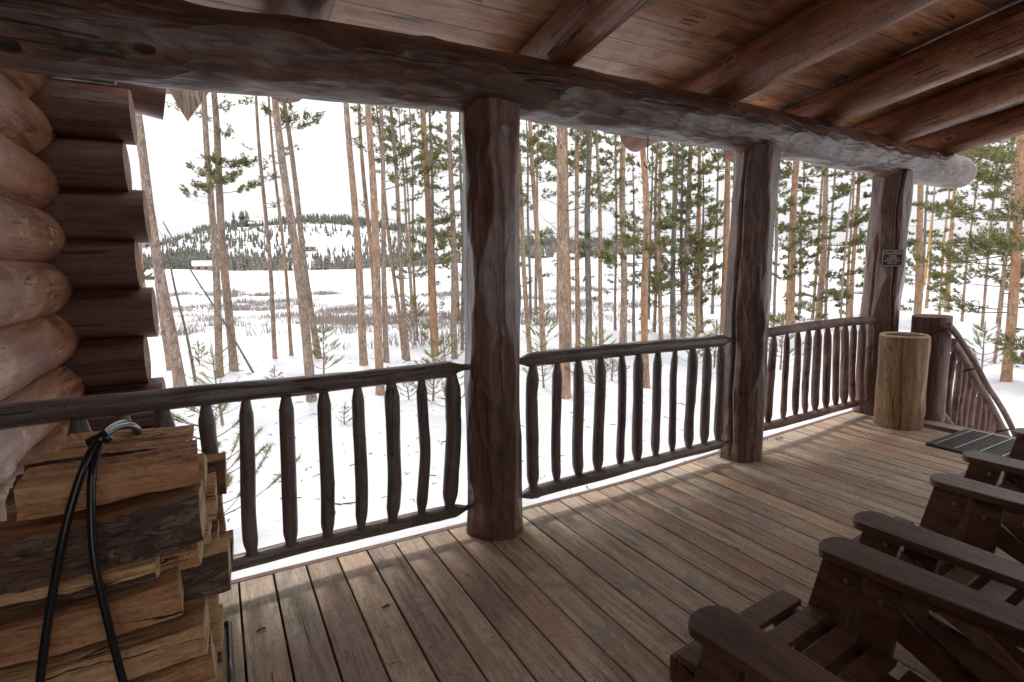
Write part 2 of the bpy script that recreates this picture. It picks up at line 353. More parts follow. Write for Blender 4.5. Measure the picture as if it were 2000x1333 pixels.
def simple(name, col, rough=.5, metal=0.0, bump=None, var=None):
    m, n, b = newmat(name); N = NB(n); b.inputs['Metallic'].default_value = metal
    v = N.coord((1, 1, 1))
    c2 = var if var else tuple(x*.75 for x in col)
    N.lk(N.mix(N.ramp(N.noise(v, 9, 5), [(.35, 0.), (.68, 1.)]), col, c2), b.inputs['Base Color'])
    b.inputs['Roughness'].default_value = rough
    if bump: N.bump(N.noise(v, bump[0], 5), b, bump[1], bump[2])
    return m
M_BLACK = simple('black_pipe', (.012, .013, .016), .22)
M_IRON = simple('dark_iron', (.03, .028, .027), .5, .6)
M_BOLT = simple('galvanised_bolt', (.55, .52, .48), .35, .9)
M_GRATE = simple('grate_rubber', (.022, .021, .021), .55)
M_GRST = simple('grate_strip', (.115, .105, .10), .5)
M_GRBAR = simple('grate_bar', (.42, .40, .38), .4, .5)
M_SIGN = simple('sign_brown', (.065, .030, .022), .4)
M_SIGNW = simple('sign_white', (.66, .61, .56), .5)
M_TWIG = simple('grey_twig', (.16, .125, .10), .85, var=(.10, .075, .06))
M_SCRUB = simple('willow_twigs', (.26, .225, .21), .9, var=(.33, .26, .215))
M_YEL = simple('fresh_split_wood', (.62, .36, .08), .7, var=(.5, .27, .06))
M_CABW = simple('cabin_timber', (.46, .32, .26), .8)
M_GLASSD = simple('dark_window', (.03, .035, .04), .2)
M_CARP = simple('car_paint', (.05, .055, .07), .3)
M_WATER = simple('open_water', (.045, .05, .06), .15)
M_HAZYHILL = simple('far_hills', (.20, .22, .26), .95, var=(.14, .16, .19))  # blue-grey puts distance haze over forested hills into the colour
M_DARKFILL = simple('under_deck', (.05, .04, .035), .9)

def snow_mat():
    m, n, b = newmat('snow'); N = NB(n); v = N.coord((1, 1, 1))
    s1 = N.noise(v, .55, 6, .55); s2 = N.noise(v, 7, 4, .6)
    N.lk(N.mix(N.ramp(s1, [(.35, 0.), (.7, 1.)]), (.66, .665, .685), (.48, .49, .525)), b.inputs['Base Color'])
    b.inputs['Roughness'].default_value = .75
    N.bump(N.math('ADD', N.math('MULTIPLY', s1, 1.4), N.math('MULTIPLY', s2, .18)), b, .8, .16); return m
M_SNOW = snow_mat()
def needle_mat(name, a, c, d):
    m, n, b = newmat(name); N = NB(n); g = N.node('ShaderNodeNewGeometry')
    col = N.ramp(g.outputs['Random Per Island'], [(0, a), (.55, c), (1, d)])
    t = N.node('ShaderNodeTexCoord'); col = N.mix(N.ramp(N.noise(t.outputs['Object'], 1.3, 3), [(.35, 0.), (.7, .55)]), col, a)
    N.lk(col, b.inputs['Base Color']); b.inputs['Roughness'].default_value = .6
    tr = N.node('ShaderNodeBsdfTranslucent'); N.lk(col, tr.inputs[0]); mxs = N.node('ShaderNodeMixShader'); mxs.inputs[0].default_value = .4
    o = [x for x in n.nodes if x.type == 'OUTPUT_MATERIAL'][0]
    N.lk(b.outputs[0], mxs.inputs[1]); N.lk(tr.outputs[0], mxs.inputs[2]); N.lk(mxs.outputs[0], o.inputs[0]); return m
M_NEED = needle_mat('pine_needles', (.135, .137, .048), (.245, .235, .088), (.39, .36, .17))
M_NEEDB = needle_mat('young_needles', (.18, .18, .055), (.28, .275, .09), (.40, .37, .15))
M_FARN = needle_mat('far_conifers', (.15, .158, .125), (.21, .215, .17), (.29, .275, .215))  # greyed and paled so the colour carries the haze of distance
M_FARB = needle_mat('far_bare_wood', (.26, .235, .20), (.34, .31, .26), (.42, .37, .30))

# ------------------------------------------------------------------ terrain
def smoothstep(a, b, x):
    t = np.clip((x-a)/(b-a), 0, 1); return t*t*(3-2*t)
_us = np.array([-400, 250, 340, 390, 430, 480, 540, 600, 660, 720, 800, 900, 1000, 1200, 1500, 1900, 2600.])
_vs = np.array([505, 492, 474, 455, 447, 446, 441, 437, 437, 443, 457, 468, 473, 482, 484, 478, 478.])
def _azof(u, v): 
    d = ray(u, v); return math.atan2(d.x, d.y)
_az = np.array([_azof(u, v) for u, v in zip(_us, _vs)])
_elh = np.array([(lambda d: d.z/math.hypot(d.x, d.y))(ray(u, v)) for u, v in zip(_us, _vs)])
_vf = np.array([528, 528, 528, 529, 530, 530, 530, 530, 528, 526, 522, 516, 508, 500, 492, 486, 486.])
_elf = np.array([(lambda d: d.z/math.hypot(d.x, d.y))(ray(u, v)) for u, v in zip(_us, _vf)])
RF, RC = 400., 720.
def ground(x, y):
    x = np.asarray(x, float); y = np.asarray(y, float); r = np.hypot(x, y)+1e-6; az = np.arctan2(x, y)
    zf = CAMH+RF*np.interp(az, _az, _elf); zc = CAMH+RC*np.interp(az, _az, _elh)
    near = -1.28-.00*r
    mid = -1.28-2.0*smoothstep(20, 75, r)
    z = np.where(r < 20, near, mid)
    z = z+(zf+3.28)*smoothstep(90, RF, r)
    z = z+(zc-zf)*smoothstep(RF, RC, r)
    und = .10*np.sin(x*.55+1.3)*np.sin(y*.43)+.05*np.sin(x*1.7+y*.9)+.035*np.sin(x*2.9-y*2.3+1)
    und = und*smoothstep(2.0, 6, r)+.25*np.sin(x*.11+y*.07)*smoothstep(25, 60, r)+.35*np.sin(x*.05-y*.09)*smoothstep(60, 150, r)
    drift = .14*np.exp(-((y-4.6)/1.0)**2)*np.sin(x*.9+.5)
    return z+und+drift
def build_ground():
    rr = np.concatenate([[0.01, 1.2], np.arange(2, 24, .28), np.geomspace(24.5, 1500, 120)])
    aa = np.linspace(-PI, PI, 541)[:-1]
    R_, A_ = np.meshgrid(rr, aa, indexing='ij'); X = R_*np.sin(A_); Y = R_*np.cos(A_); Z = ground(X, Y)
    n, m = R_.shape; V = np.stack([X, Y, Z], -1).reshape(-1, 3)
    i = np.arange(n-1)[:, None]*m; j = np.arange(m)[None, :]; j2 = (j+1) % m
    Q = np.stack([i+j, i+m+j, i+m+j2, i+j2], -1).reshape(-1, 4)
    o = mk('snow_ground', V, Q, M_SNOW, smooth=True); tag(o, kind='structure')
build_ground()
def G(x, y): return float(ground(x, y))
# blue far ridge
def far_ridge():
    az = np.linspace(_azof(120, 460), _azof(520, 460), 60); V = []
    for a in az:
        u = (a-_azof(120, 460))/(_azof(520, 460)-_azof(120, 460)); h = 2500*(.028+.012*math.sin(u*5.2)+.003*math.sin(u*23)+.0016*math.sin(u*61))
        for rr_, hh in ((2300, 0), (2480, .75), (2600, 1.), (2800, .6), (3100, 0)): V.append((rr_*math.sin(a), rr_*math.cos(a), CAMH-20+20*hh+h*hh*1.35))
    F_ = np.array([(i*5+k, i*5+k+1, (i+1)*5+k+1, (i+1)*5+k) for i in range(59) for k in range(4)])
    tag(mk('hills', V, F_, M_HAZYHILL, smooth=True), kind='structure')
far_ridge()

# ------------------------------------------------------------------ deck
def edgeY(X): return float(np.interp(X, [-1, 0, 1.1, 2.3, 3.2, 4.4, 5.6], [2.60, 2.588, 2.548, 2.54, 2.60, 2.668, 2.73]))
BW = .1435; X0 = -.0141
def build_deck():
    mb = MB(); rg = random.Random(4); Yb = -1.9
    for i in range(-7, 37):
        a = X0+(i-1)*BW; g = .004; xa, xb = a+g, a+BW-g
        if xb < -.85 or xa > 5.28: continue
        xa = max(xa, -.86)
        ya, yb = edgeY(xa)-.022, edgeY(xb)-.022
        splits = [Yb]+([rg.uniform(-1.4, .2)] if i % 2 else [])+[None]
        for s0, s1 in zip(splits[:-1], splits[1:]):
            p = [(xa, s0+.001), (xb, s0+.001), (xb, (yb if s1 is None else s1-.002)), (xa, (ya if s1 is None else s1-.002))]
            dz = rg.uniform(-.0012, .0012)
            mb.prism(p, .035, Matrix.Translation((0, 0, -.0175+dz)), bev=.004)
    mb.prism([(5.282, Yb), (5.42, Yb), (5.42, 2.70), (5.282, 2.695)], .035, Matrix.Translation((0, 0, -.0175)), bev=.004)
    o = mb.build('deck', M_DECK); tag(o, kind='structure')
    t = MB()
    xs = np.linspace(-.86, 5.42, 26)
    for a, b in zip(xs[:-1], xs[1:]):
        t.prism([(a, edgeY(a)-.02), (b, edgeY(b)-.02), (b, edgeY(b)+.012), (a, edgeY(a)+.012)], .19, Matrix.Translation((0, 0, -.094)))
    t.prism([(5.422, -1.9), (5.452, -1.9), (5.452, 2.74), (5.422, 2.74)], .19, Matrix.Translation((0, 0, -.095)))
    t.build('rim_board', M_TRIM, o)
    j = MB()
    for y in np.arange(-1.7, 2.5, .42): j.box((2.28, y, -.112), (6.2, .04, .15))
    j.box((2.28, .355, -.20), (6.28, 4.47, .02)); j.box((-.87, .33, -.1), (.02, 4.42, .2))  # dark sheets added below and beside the joists to keep board gaps dark
    j.build('joist_and_backing', M_DARKFILL, o)
    nl = MB(); rg = random.Random(8)
    for i in range(-5, 37):
        for yj in np.arange(-1.7, 2.6, .42):
            for dx in (.03, .113):
                x = X0+(i-1)*BW+dx+rg.uniform(-.004, .004); y = yj+rg.uniform(-.008, .008)+.06
                if y > edgeY(x)-.05 or x < -.8 or x > 5.2: continue
                r = rg.uniform(.0028, .0042)
                nl.add([(x+r*math.cos(k*PI/3), y+r*math.sin(k*PI/3), .0022) for k in range(6)], [tuple(range(6))])
    s = nl.build('nail_head', M_IRON, o); s['kind'] = 'stuff'
build_deck()

# ------------------------------------------------------------------ porch roof
BC = [(-.75, 2.43, 2.225, .155), (-.14, 2.43, 2.222, .150), (.5, 2.43, 2.260, .151), (1.25, 2.42, 2.285, .147), (2.2, 2.44, 2.285, .150), (3.25, 2.47, 2.29, .148), (4.4, 2.54, 2.29, .155), (5.35, 2.61, 2.298, .160), (6.2, 2.61, 2.268, .158), (6.72, 2.61, 2.262, .150)]
def curved_log(name, pts, mats, parent=None, seed=0, nseg=48, step=.03, cuts=60, cutd=.08, cutlen=.3, wob=.02, knots=0, end_round=.10):
    """a hewn log along a 3-D polyline of (x,y,z,r); local Z along its chord"""
    P = np.array([p[:3] for p in pts]); rr = np.array([p[3] for p in pts]); 
    s = np.concatenate([[0], np.cumsum(np.linalg.norm(np.diff(P, axis=0), axis=1))]); L = s[-1]; n = int(L/step)
    t = np.linspace(0, L, n); 
    C = np.stack([np.interp(t, s, P[:, k]) for k in range(3)], -1); ker = np.ones(15)/15
    for k in range(3):
        pad = np.pad(C[:, k], 7, mode='reflect', reflect_type='odd'); C[:, k] = np.convolve(pad, ker, 'valid')
    R0 = np.interp(t, s, rr); M = frame_to(P[0], P[-1]); Mi = np.array(M.inverted()); Cl = (Mi @ np.c_[C, np.ones(n)].T).T[:, :3]
    rg = np.random.RandomState(seed); th = np.linspace(0, 2*PI, nseg, endpoint=False); T = np.tile(th, (n, 1)); Zg = np.tile(t[:, None], (1, nseg))
    r = np.tile(R0[:, None], (1, nseg)); f = 0
    for k in range(7): f = f+rg.uniform(-1, 1)*np.sin(rg.randint(1, 5)*T+Zg*rg.uniform(-3, 3)+rg.uniform(0, 6))*.4
    r = r*(1+wob*f)
    for k in range(knots):
        tk, zk = rg.uniform(0, 2*PI), rg.uniform(0, L); dth = (T-tk+PI) % (2*PI)-PI
        r += rg.uniform(.006, .014)*np.exp(-((dth*.15)**2+((Zg-zk)*.8)**2)/rg.uniform(.03, .055)**2)
    for k in range(cuts):
        tk, zk, lk = rg.uniform(0, 2*PI), rg.uniform(0, L), cutlen*rg.uniform(.4, 1.6); dth = (T-tk+PI) % (2*PI)-PI; rm = np.interp(zk, t, R0)
        rc = rm*(1-cutd*rg.uniform(.2, 1))/np.maximum(np.cos(np.clip(dth, -1.2, 1.2)), .25)+rm*.5*(np.abs(Zg-zk)/lk)**3+rm*.1*(Zg-zk)/lk*rg.uniform(-1, 1)
        r = np.minimum(r, rc)
    q = np.clip((L-Zg)/end_round, 0, 1); r = r*np.sqrt(np.clip(1-(1-q)**2*.75, .05, 1))
    X = r*np.cos(T)+Cl[:, 0:1]; Y = r*np.sin(T)+Cl[:, 1:2]; Z_ = np.tile(Cl[:, 2:3], (1, nseg))
    V = np.stack([X, Y, Z_], -1).reshape(-1, 3); i = np.arange(n-1)[:, None]*nseg; j = np.arange(nseg)[None, :]; j2 = (j+1) % nseg
    Q = [tuple(x) for x in np.stack([i+j, i+j2, i+nseg+j2, i+nseg+j], -1).reshape(-1, 4)]; mi = [0]*len(Q)
    V = list(map(tuple, V)); 
    for e in (0, n-1):
        ring = V[e*nseg:(e+1)*nseg]; b = len(V); V += ring+[tuple(np.mean(ring, 0))]
        for k in range(nseg):
            tr = (b+k, b+nseg, b+(k+1) % nseg); Q.append(tr if e == 0 else tr[::-1]); mi.append(1)
    return mk(name, V, Q, mats, parent, M, smooth='mi0', mi=mi)

SL = .15
roof = empty('porch_roof', (2.8, 2.43, 2.4), 'brown stained log porch roof with round rafters, plank ceiling and long hewn front beam', 'porch roof')
bm_ = curved_log('beam', BC, [M_BEAM, M_CUT], roof, seed=5, nseg=72, cuts=230, cutd=.085, cutlen=.22, knots=14, end_round=.16)
def ceilz(Y): return 2.675+SL*(2.45-Y)
for k, (x, r) in enumerate([(-.80, .13), (.42, .12), (1.67, .125), (2.93, .14), (4.08, .135), (5.17, .13), (6.22, .13)]):
    yo, yi = (3.29 if k not in (5,) else 3.1), -1.7
    log('rafter', (x, yi, ceilz(yi)-r-.004), (x, yo, ceilz(yo)-r-.004), r*1.02, r*.98, [M_RAFT, M_CUT], roof, seed=60+k, cuts=50, cutd=.045, cutlen=.6, nseg=40, bend=.008, knots=7, wob=.018)
cb = MB(); rg = random.Random(3)
for k in range(26):
    ya = 3.30-k*.2; yb = ya-.2+.004
    xs = [-1.1]+sorted(rg.uniform(-.5, 6.2) for _ in range(2))+[6.42]
    if k == 0: xs = [-1.1, 6.42]
    for a, b in zip(xs[:-1], xs[1:]):
        za, zb = ceilz(ya)+.002, ceilz(yb)+.002
        cb.add([(a+.001, ya, za), (b-.001, ya, za), (b-.001, yb, zb), (a+.001, yb, zb), (a+.001, ya, za+.035), (b-.001, ya, za+.035), (b-.001, yb, zb+.035), (a+.001, yb, zb+.035)],
               [(0, 1, 2, 3), (7, 6, 5, 4), (0, 4, 5, 1), (1, 5, 6, 2), (2, 6, 7, 3), (3, 7, 4, 0)])
cb.build('ceiling_boards', M_CEIL, roof)
rs = MB(); rs.add([(-1.3, 3.38, ceilz(3.38)+.06), (6.6, 3.38, ceilz(3.38)+.06), (6.6, -1.95, ceilz(-1.95)+.06), (-1.3, -1.95, ceilz(-1.95)+.06), (-1.3, 3.38, ceilz(3.38)+.28), (6.6, 3.38, ceilz(3.38)+.28), (6.6, -1.95, ceilz(-1.95)+.28), (-1.3, -1.95, ceilz(-1.95)+.28)],
    [(0, 1, 2, 3), (7, 6, 5, 4), (0, 4, 5, 1), (1, 5, 6, 2), (2, 6, 7, 3), (3, 7, 4, 0)])
rs.build('roof_snow', M_SNOW, roof)
hk = MB(); p = atY(1265, 300, 2.43)
hk.tube(smooth_pts([p+Vector((0, 0, .10)), p+Vector((0, 0, .02)), p+Vector((.002, 0, -.035)), p+Vector((.02, 0, -.062)), p+Vector((.002, 0, -.085)), p+Vector((-.022, 0, -.068)), p+Vector((-.026, 0, -.05))]), .0035, 6)
o = hk.build('ceiling_hook', M_BLACK, smooth=True); tag(o, 'thin black wire hook hanging below the long front beam', 'hook')

# ------------------------------------------------------------------ posts
PL = [('tall hewn log post nearest the firewood, dark brown with pale facets', (1.219, 2.42), (1.242, 2.42), .153, 2.17, None),
      ('tall hewn log post with one long black crack, middle of the three under the beam', (3.262, 2.47), (3.305, 2.47), .152, 2.17, [(3.3, .03, .008, .1, 2.4)]),
      ('reddish log post carrying the caution sign beside the peeled stump', (5.33, 2.61), (5.37, 2.61), .158, 2.17, [(4.15, .03, .009, .0, 2.4), (3.0, .02, .008, .3, 1.6)])]
for k, (lb, b, t, r, h, gr) in enumerate(PL):
    o = log('log_post', (b[0], b[1], -.02), (t[0], t[1], h), r*1.03, r*.98, [M_LOG, M_CUT], seed=20+k, cuts=70, cutd=.12, cutlen=.5, nseg=120, step=.02, knots=6, wob=.02, groove=gr, roll=0)
    tag(o, lb, 'post', 'log posts carrying the porch beam')
o = log('newel_post', (5.57, 2.27, -1.3), (5.50, 2.27, .915), .145, .143, [M_DARK, M_CUT], seed=29, cuts=6, cutd=.03, nseg=64, knots=6, wob=.008)
tag(o, 'short flat topped dark log post at the head of the steps', 'post')
# cabin front wall, unseen behind the camera; cut short to let light in
fw = empty('cabin_front_wall', (2.5, -1.9, 0), 'stained log front wall of the cabin behind the chairs', 'wall')
for k in range(12): log('wall_log', (1.0, -1.95, .12+.27*k), (5.3, -1.95, .12+.27*k), .15, .15, [M_WALL, M_CUT], fw, seed=500+k, nseg=20, step=.3)
# small wire clasp on the middle post
wc = MB(); p = Vector((3.405, 2.44, 1.195))
wc.tube(smooth_pts([p+Vector((-.03, -.015, .01)), p+Vector((0, -.03, .0)), p+Vector((.028, -.01, .012)), p+Vector((.03, .01, -.01)), p+Vector((0, -.028, -.02)), p+Vector((-.03, -.012, -.022))]), .003, 6)
tag(wc.build('wire_clasp', M_IRON, smooth=True), 'small twisted wire clasp fixed on the side of the cracked middle post', 'clasp')

# ------------------------------------------------------------------ railings
def rail_section(name, label, tp0, tp1, bp0, bp1, bal, Yf, rt, rb, rr, mat, seed, ends=(.10, .10), arch=0):
    e = empty(name, ((tp0[0]+tp1[0])/2, (tp0[1]+tp1[1])/2, 0), label, 'railing', 'log railings between the porch posts')
    tp0, tp1, bp0, bp1 = map(Vector, (tp0, tp1, bp0, bp1))
    if arch:
        pts = []
        for q in np.linspace(0, 1, 9):
            p = tp0.lerp(tp1, q); p.z += arch*math.sin(PI*q*.85)-.0; pts.append((p.x, p.y, p.z, rt*(.8 if q in (0., 1.) else 1)))
        curved_log('top_rail', pts, [mat, M_CUT], e, seed=seed, cuts=40, cutd=.12, cutlen=.15, nseg=24, step=.03)
    else:
        log('top_rail', tp0, tp1, rt*1.04, rt*.96, [mat, M_CUT], e, seed=seed, cuts=60, cutd=.12, cutlen=.25, nseg=32, step=.025, bend=.008, taper0=ends[0], taper1=ends[1], tip=.4, wob=.03, knots=6)
    log('bottom_rail', bp0, bp1, rb, rb*.97, [mat, M_CUT], e, seed=seed+1, cuts=40, cutd=.12, cutlen=.25, nseg=28, step=.03, bend=.012, taper0=.09, taper1=.09, tip=.4, wob=.04, knots=6)
    for i, (ut, ub) in enumerate(bal):
        fx = lambda u, v, Y=Yf: atY(u, v, Y)
        # top and bottom points on the two rail axes
        def on(a, b, u):
            best = None
            for q in np.linspace(0, 1, 401):
                p = a.lerp(b, q); d = p-CAM; uu = 1000+FPX*d.dot(_R)/d.dot(_F)
                if best is None or abs(uu-u) < best[0]: best = (abs(uu-u), p)
            return best[1]
        pt = on(tp0, tp1, ut); pb = on(bp0, bp1, ub)
        if arch: q = (pt-tp0).length/(tp1-tp0).length; pt = pt+Vector((0, 0, arch*math.sin(PI*q*.85)))
        rg = random.Random(seed*31+i); r = rr*rg.uniform(.78, 1.2)
        log('baluster', pb-(pt-pb).normalized()*.0, pt, r*rg.uniform(.95, 1.1), r*rg.uniform(.9, 1.05), [mat, M_CUT], e, seed=seed*50+i, cuts=14, cutd=.12, cutlen=.18, nseg=20, step=.02,
            bend=rg.uniform(.003, .013), taper0=.09, taper1=.10, tip=.60, wob=.035, knots=3)
    return e
b1 = [(150, 205), (236, 290), (318, 365), (400, 428), (480, 495), (558, 570), (632, 640), (697, 704), (763, 766), (824, 823), (882, 878)]
rail_section('porch_railing', 'dark brown log railing between the log wall and the first post, behind the firewood', (-.78, 2.43, .906), (1.085, 2.43, .899), (-.74, 2.43, .155), (1.085, 2.43, .150), b1, 2.43, .044, .036, .0335, M_RAIL, 3, ends=(.02, .10))
b2 = [(1041, 1041), (1089, 1088), (1130, 1131), (1173, 1167), (1214, 1210), (1247, 1245), (1286, 1281), (1320, 1313), (1353, 1345), (1381, 1374), (1409, 1402)]
rail_section('porch_railing', 'dark log railing with eleven pointed balusters between the first and middle posts', (1.36, 2.43, .897), (3.12, 2.46, .874), (1.36, 2.43, .140), (3.12, 2.46, .138), b2, 2.44, .042, .036, .0315, M_RAIL, 7)
b3 = [(1512, 1499), (1537, 1529), (1559, 1553), (1579, 1573), (1598, 1592), (1616, 1613), (1634, 1632), (1651, 1649), (1668, 1665), (1685, 1681), (1699, 1693)]
rail_section('porch_railing', 'reddish crooked stick railing between the middle post and the post with the sign', (3.40, 2.48, .885), (5.22, 2.60, .866), (3.40, 2.475, .168), (5.22, 2.60, .127), b3, 2.53, .038, .034, .029, M_RAIL2, 11, arch=.018)

# stair railing
st = empty('stair_railing', (5.7, 2.2, -.6), 'rough bark flecked stair railing running down from the short flat topped post', 'railing')
Ys = 2.20
tr0, tr1 = atY(1858, 668, Ys), atY(1968, 862, Ys)
curved_log('top_rail', [tuple(tr0)+(.040,)]+[tuple(atY(u, v, Ys))+(.044,) for u, v in ((1880, 702), (1900, 738), (1925, 780), (1948, 825))]+[tuple(tr1)+(.042,)], [M_RAIL2, M_CUT], st, seed=71, cuts=30, cutd=.1, nseg=24, knots=8, cutlen=.15)
br0, br1 = Vector((5.62, Ys, .04)), Vector((7.2, Ys, -1.08))
log('bottom_rail', br0, br1, .042, .040, [M_RAIL2, M_CUT], st, seed=72, cuts=20, nseg=24, knots=6)
for i in range(11):
    q = (i+.5)/11; x = 5.74+q*1.35
    zt = np.interp(x, [tr0.x, tr1.x], [tr0.z, tr1.z]); zb = np.interp(x, [br0.x, br1.x], [br0.z, br1.z])
    rg = random.Random(i+90)
    log('baluster', (x+.01, Ys, zb), (x, Ys, zt), .03, .028, [M_RAIL2, M_CUT], st, seed=900+i, nseg=16, step=.03, bend=.014, taper0=.08, taper1=.08, cuts=8, cutd=.12, wob=.05)
Yh = 2.08
hp = [atY(u, v, Yh) for u, v in ((1852, 634), (1866, 648), (1880, 672), (1895, 693), (1911, 720), (1920, 742), (1932, 762), (1950, 785), (1965, 812), (1978, 838), (1988, 862))]
curved_log('handrail', [tuple(p)+(.024,) for p in hp], [M_RAIL2, M_CUT], st, seed=74, cuts=8, nseg=16, knots=5, cutlen=.1, end_round=.03)
bk = MB()
for u, v in ((1858, 640), (1911, 718), (1978, 838)):
    a = atY(u, v, Yh); bk.tube([a, a+Vector((-.03, .06, -.03)), a+Vector((-.06, .12, -.06))], .008, 6)
bk.build('bracket', M_IRON, st, smooth=True)

# steps down from the deck
stp = empty('wooden_steps', (5.9, 1.4, -1.2), 'wooden steps going down from the right end of the deck', 'steps')
for i in range(6):
    mb = MB(); mb.box((5.62+i*.29, 1.3, -.19*(i+1)-.02), (.28, 1.6, .04), bev=.004); mb.build('tread', M_DECK, stp)
mb = MB(); 
for y in (.48, 2.12): mb.prism([(5.46, -.02), (5.46, -.3), (7.1, -1.38), (7.25, -1.38), (7.25, -1.22)], .04, Matrix(((1, 0, 0, 0), (0, 0, 1, y), (0, 1, 0, 0), (0, 0, 0, 1))))
mb.build('stringer', M_TRIM, stp)

# ------------------------------------------------------------------ log wing on the left
wing = empty('log_cabin_wing', (-.83, 3.2, 0), 'left wing of the log cabin with rounded stained logs crossing at a notched corner', 'log cabin')
for k in range(11):
    zc = 2.425-.275*k+(.0); rg = random.Random(k)
    log('side_log', (-.86-rg.uniform(0, .02), -2.2, zc+rg.uniform(-.006, .006)), (-.845, 3.96, zc), .165, .160, [M_WALL, M_CUT], wing, seed=200+k, cuts=26, cutd=.045, cutlen=.5, nseg=56, knots=3, step=.04, wob=.008)
ends = [(258, 222), (248, 330), (286, 420), (270, 515), (303, 615), (288, 710), (322, 785)]
zs = [2.302-.02, 1.99, 1.725, 1.455, 1.165, .885, .615, .345, .075, -.195, -.465]
xe = [atY(u, v, 3.8).x for u, v in ends]+[-.36, -.33, -.38, -.33]
for k, (z, x) in enumerate(zip(zs, xe)):
    log('front_log', (-3.6, 3.83, z), (x, 3.83, z), .152, .150, [M_DARK, M_CUT], wing, seed=230+k, cuts=40, cutd=.05, cutlen=.5, nseg=48, knots=4, wob=.01)
core = MB(); core.box((-1.15, 1.0, .7), (.30, 5.4, 4.0)); core.box((-2.6, 3.95, .7), (3.0, .2, 4.0)); core.build('light_backing', M_DARKFILL, wing)  # unseen backing boxes added behind the logs to stop light leaking through
log('eave_log', (-1.6, 4.0, 2.72), atY(322, 196, 4.15), .13, .125, [M_DARK, M_CUT], wing, seed=260, cuts=20, nseg=32)
log('front_log', (-3.6, 3.83, 2.585), (atY(225, 165, 3.83).x, 3.83, 2.585), .14, .135, [M_DARK, M_CUT], wing, seed=262, cuts=20, nseg=32)
vb_ = MB(); p = atY(366, 236, 5.0)
for dx, dy, s in ((0, 0, 1.),):
    q = p+Vector((dx, dy, 0))
    vb_.add([q, q+Vector((-.13, .03, .28)), q+Vector((.19, -.02, .27)), q+Vector((0, .04, 0)), q+Vector((-.13, .07, .28)), q+Vector((.19, .02, .27))], [(0, 2, 1), (3, 4, 5), (0, 1, 4, 3), (1, 2, 5, 4), (2, 0, 3, 5)])
vb_.build('verge_board', stained('pale_board', (.30, .20, .15), (.46, .34, .27), (.5, .4, .34), rough=(.5, .7)), wing)
er = MB(); er.add([(-3.6, 3.5, 2.9), (-.15, 3.5, 2.9), (-.15, 5.4, 2.86), (-3.6, 5.4, 2.86), (-3.6, 3.5, 2.96), (-.15, 3.5, 2.96), (-.15, 5.4, 2.92), (-3.6, 5.4, 2.92)], [(0, 3, 2, 1), (4, 5, 6, 7), (0, 1, 5, 4), (1, 2, 6, 5), (2, 3, 7, 6), (3, 0, 4, 7)])
er.build('roof_deck', M_CEIL, wing)

# ------------------------------------------------------------------ stump planter, grate, sign
e = empty('log_stump', (5.03, 2.28, 0), 'peeled pale yellow log stump with a hollow top standing by the sign post', 'stump')
log('trunk_shell', (5.04, 2.26, 0.0), (5.03, 2.26, .775), .174, .177, [M_STUMP, M_STUMP], e, seed=41, nseg=96, cuts=18, cutd=.04, knots=5, wob=.014, groove=[(3.55, .02, .008, -.1, .9)])
rim = MB(); n = 40
V = []; 
for rr_, z in ((.176, .775), (.163, .790), (.151, .785), (.146, .779)):
    V += [(5.03+rr_*math.cos(2*PI*k/n), 2.26+rr_*math.sin(2*PI*k/n), z) for k in range(n)]
rim.add(V, [(i*n+k, i*n+(k+1) % n, (i+1)*n+(k+1) % n, (i+1)*n+k) for i in range(3) for k in range(n)]); rim.build('rim', M_WEND, e, smooth=True)
inn = MB(); inn.add([(5.03+.148*math.cos(2*PI*k/n), 2.26+.148*math.sin(2*PI*k/n), .7765) for k in range(n)], [tuple(range(n))]); inn.build('fill', M_DARKFILL, e)

g = empty('boot_grate', (4.98, 1.3, 0), 'dark metal boot scraper grate with pale cross bars lying on the deck', 'grate')
gx0, gx1, gy0, gy1 = 4.64, 5.31, .55, 1.88
mb = MB(); mb.box(((gx0+gx1)/2, gy1-.02, .012), (gx1-gx0, .04, .016)); mb.box(((gx0+gx1)/2, (gy0+gy1)/2, .0055), (gx1-gx0, gy1-gy0, .003)); mb.build('plate', M_GRATE, g)
mb = MB()
for x in np.arange(gx0+.014, gx1, .042): mb.box((x, (gy0+gy1)/2-.02, .016), (.017, gy1-gy0-.05, .014))
mb.build('scraper_strip', M_GRST, g)
for k in range(11):
    y = 1.825-k*.123
    if y < gy0+.02: break
    mb = MB(); mb.box(((gx0+gx1)/2, y, .0275), (gx1-gx0-.01, .009, .006)); mb.build('cross_bar', M_GRBAR, g)

def txt(s, size):
    c = bpy.data.curves.new('t', 'FONT'); c.body = s; c.size = size; c.align_x = 'CENTER'; c.extrude = .0006; c.offset = size*.012
    o = bpy.data.objects.new('t', c); COL.objects.link(o); bpy.context.view_layer.update()
    me = bpy.data.meshes.new_from_object(o.evaluated_get(bpy.context.evaluated_depsgraph_get())); bpy.data.objects.remove(o); return me
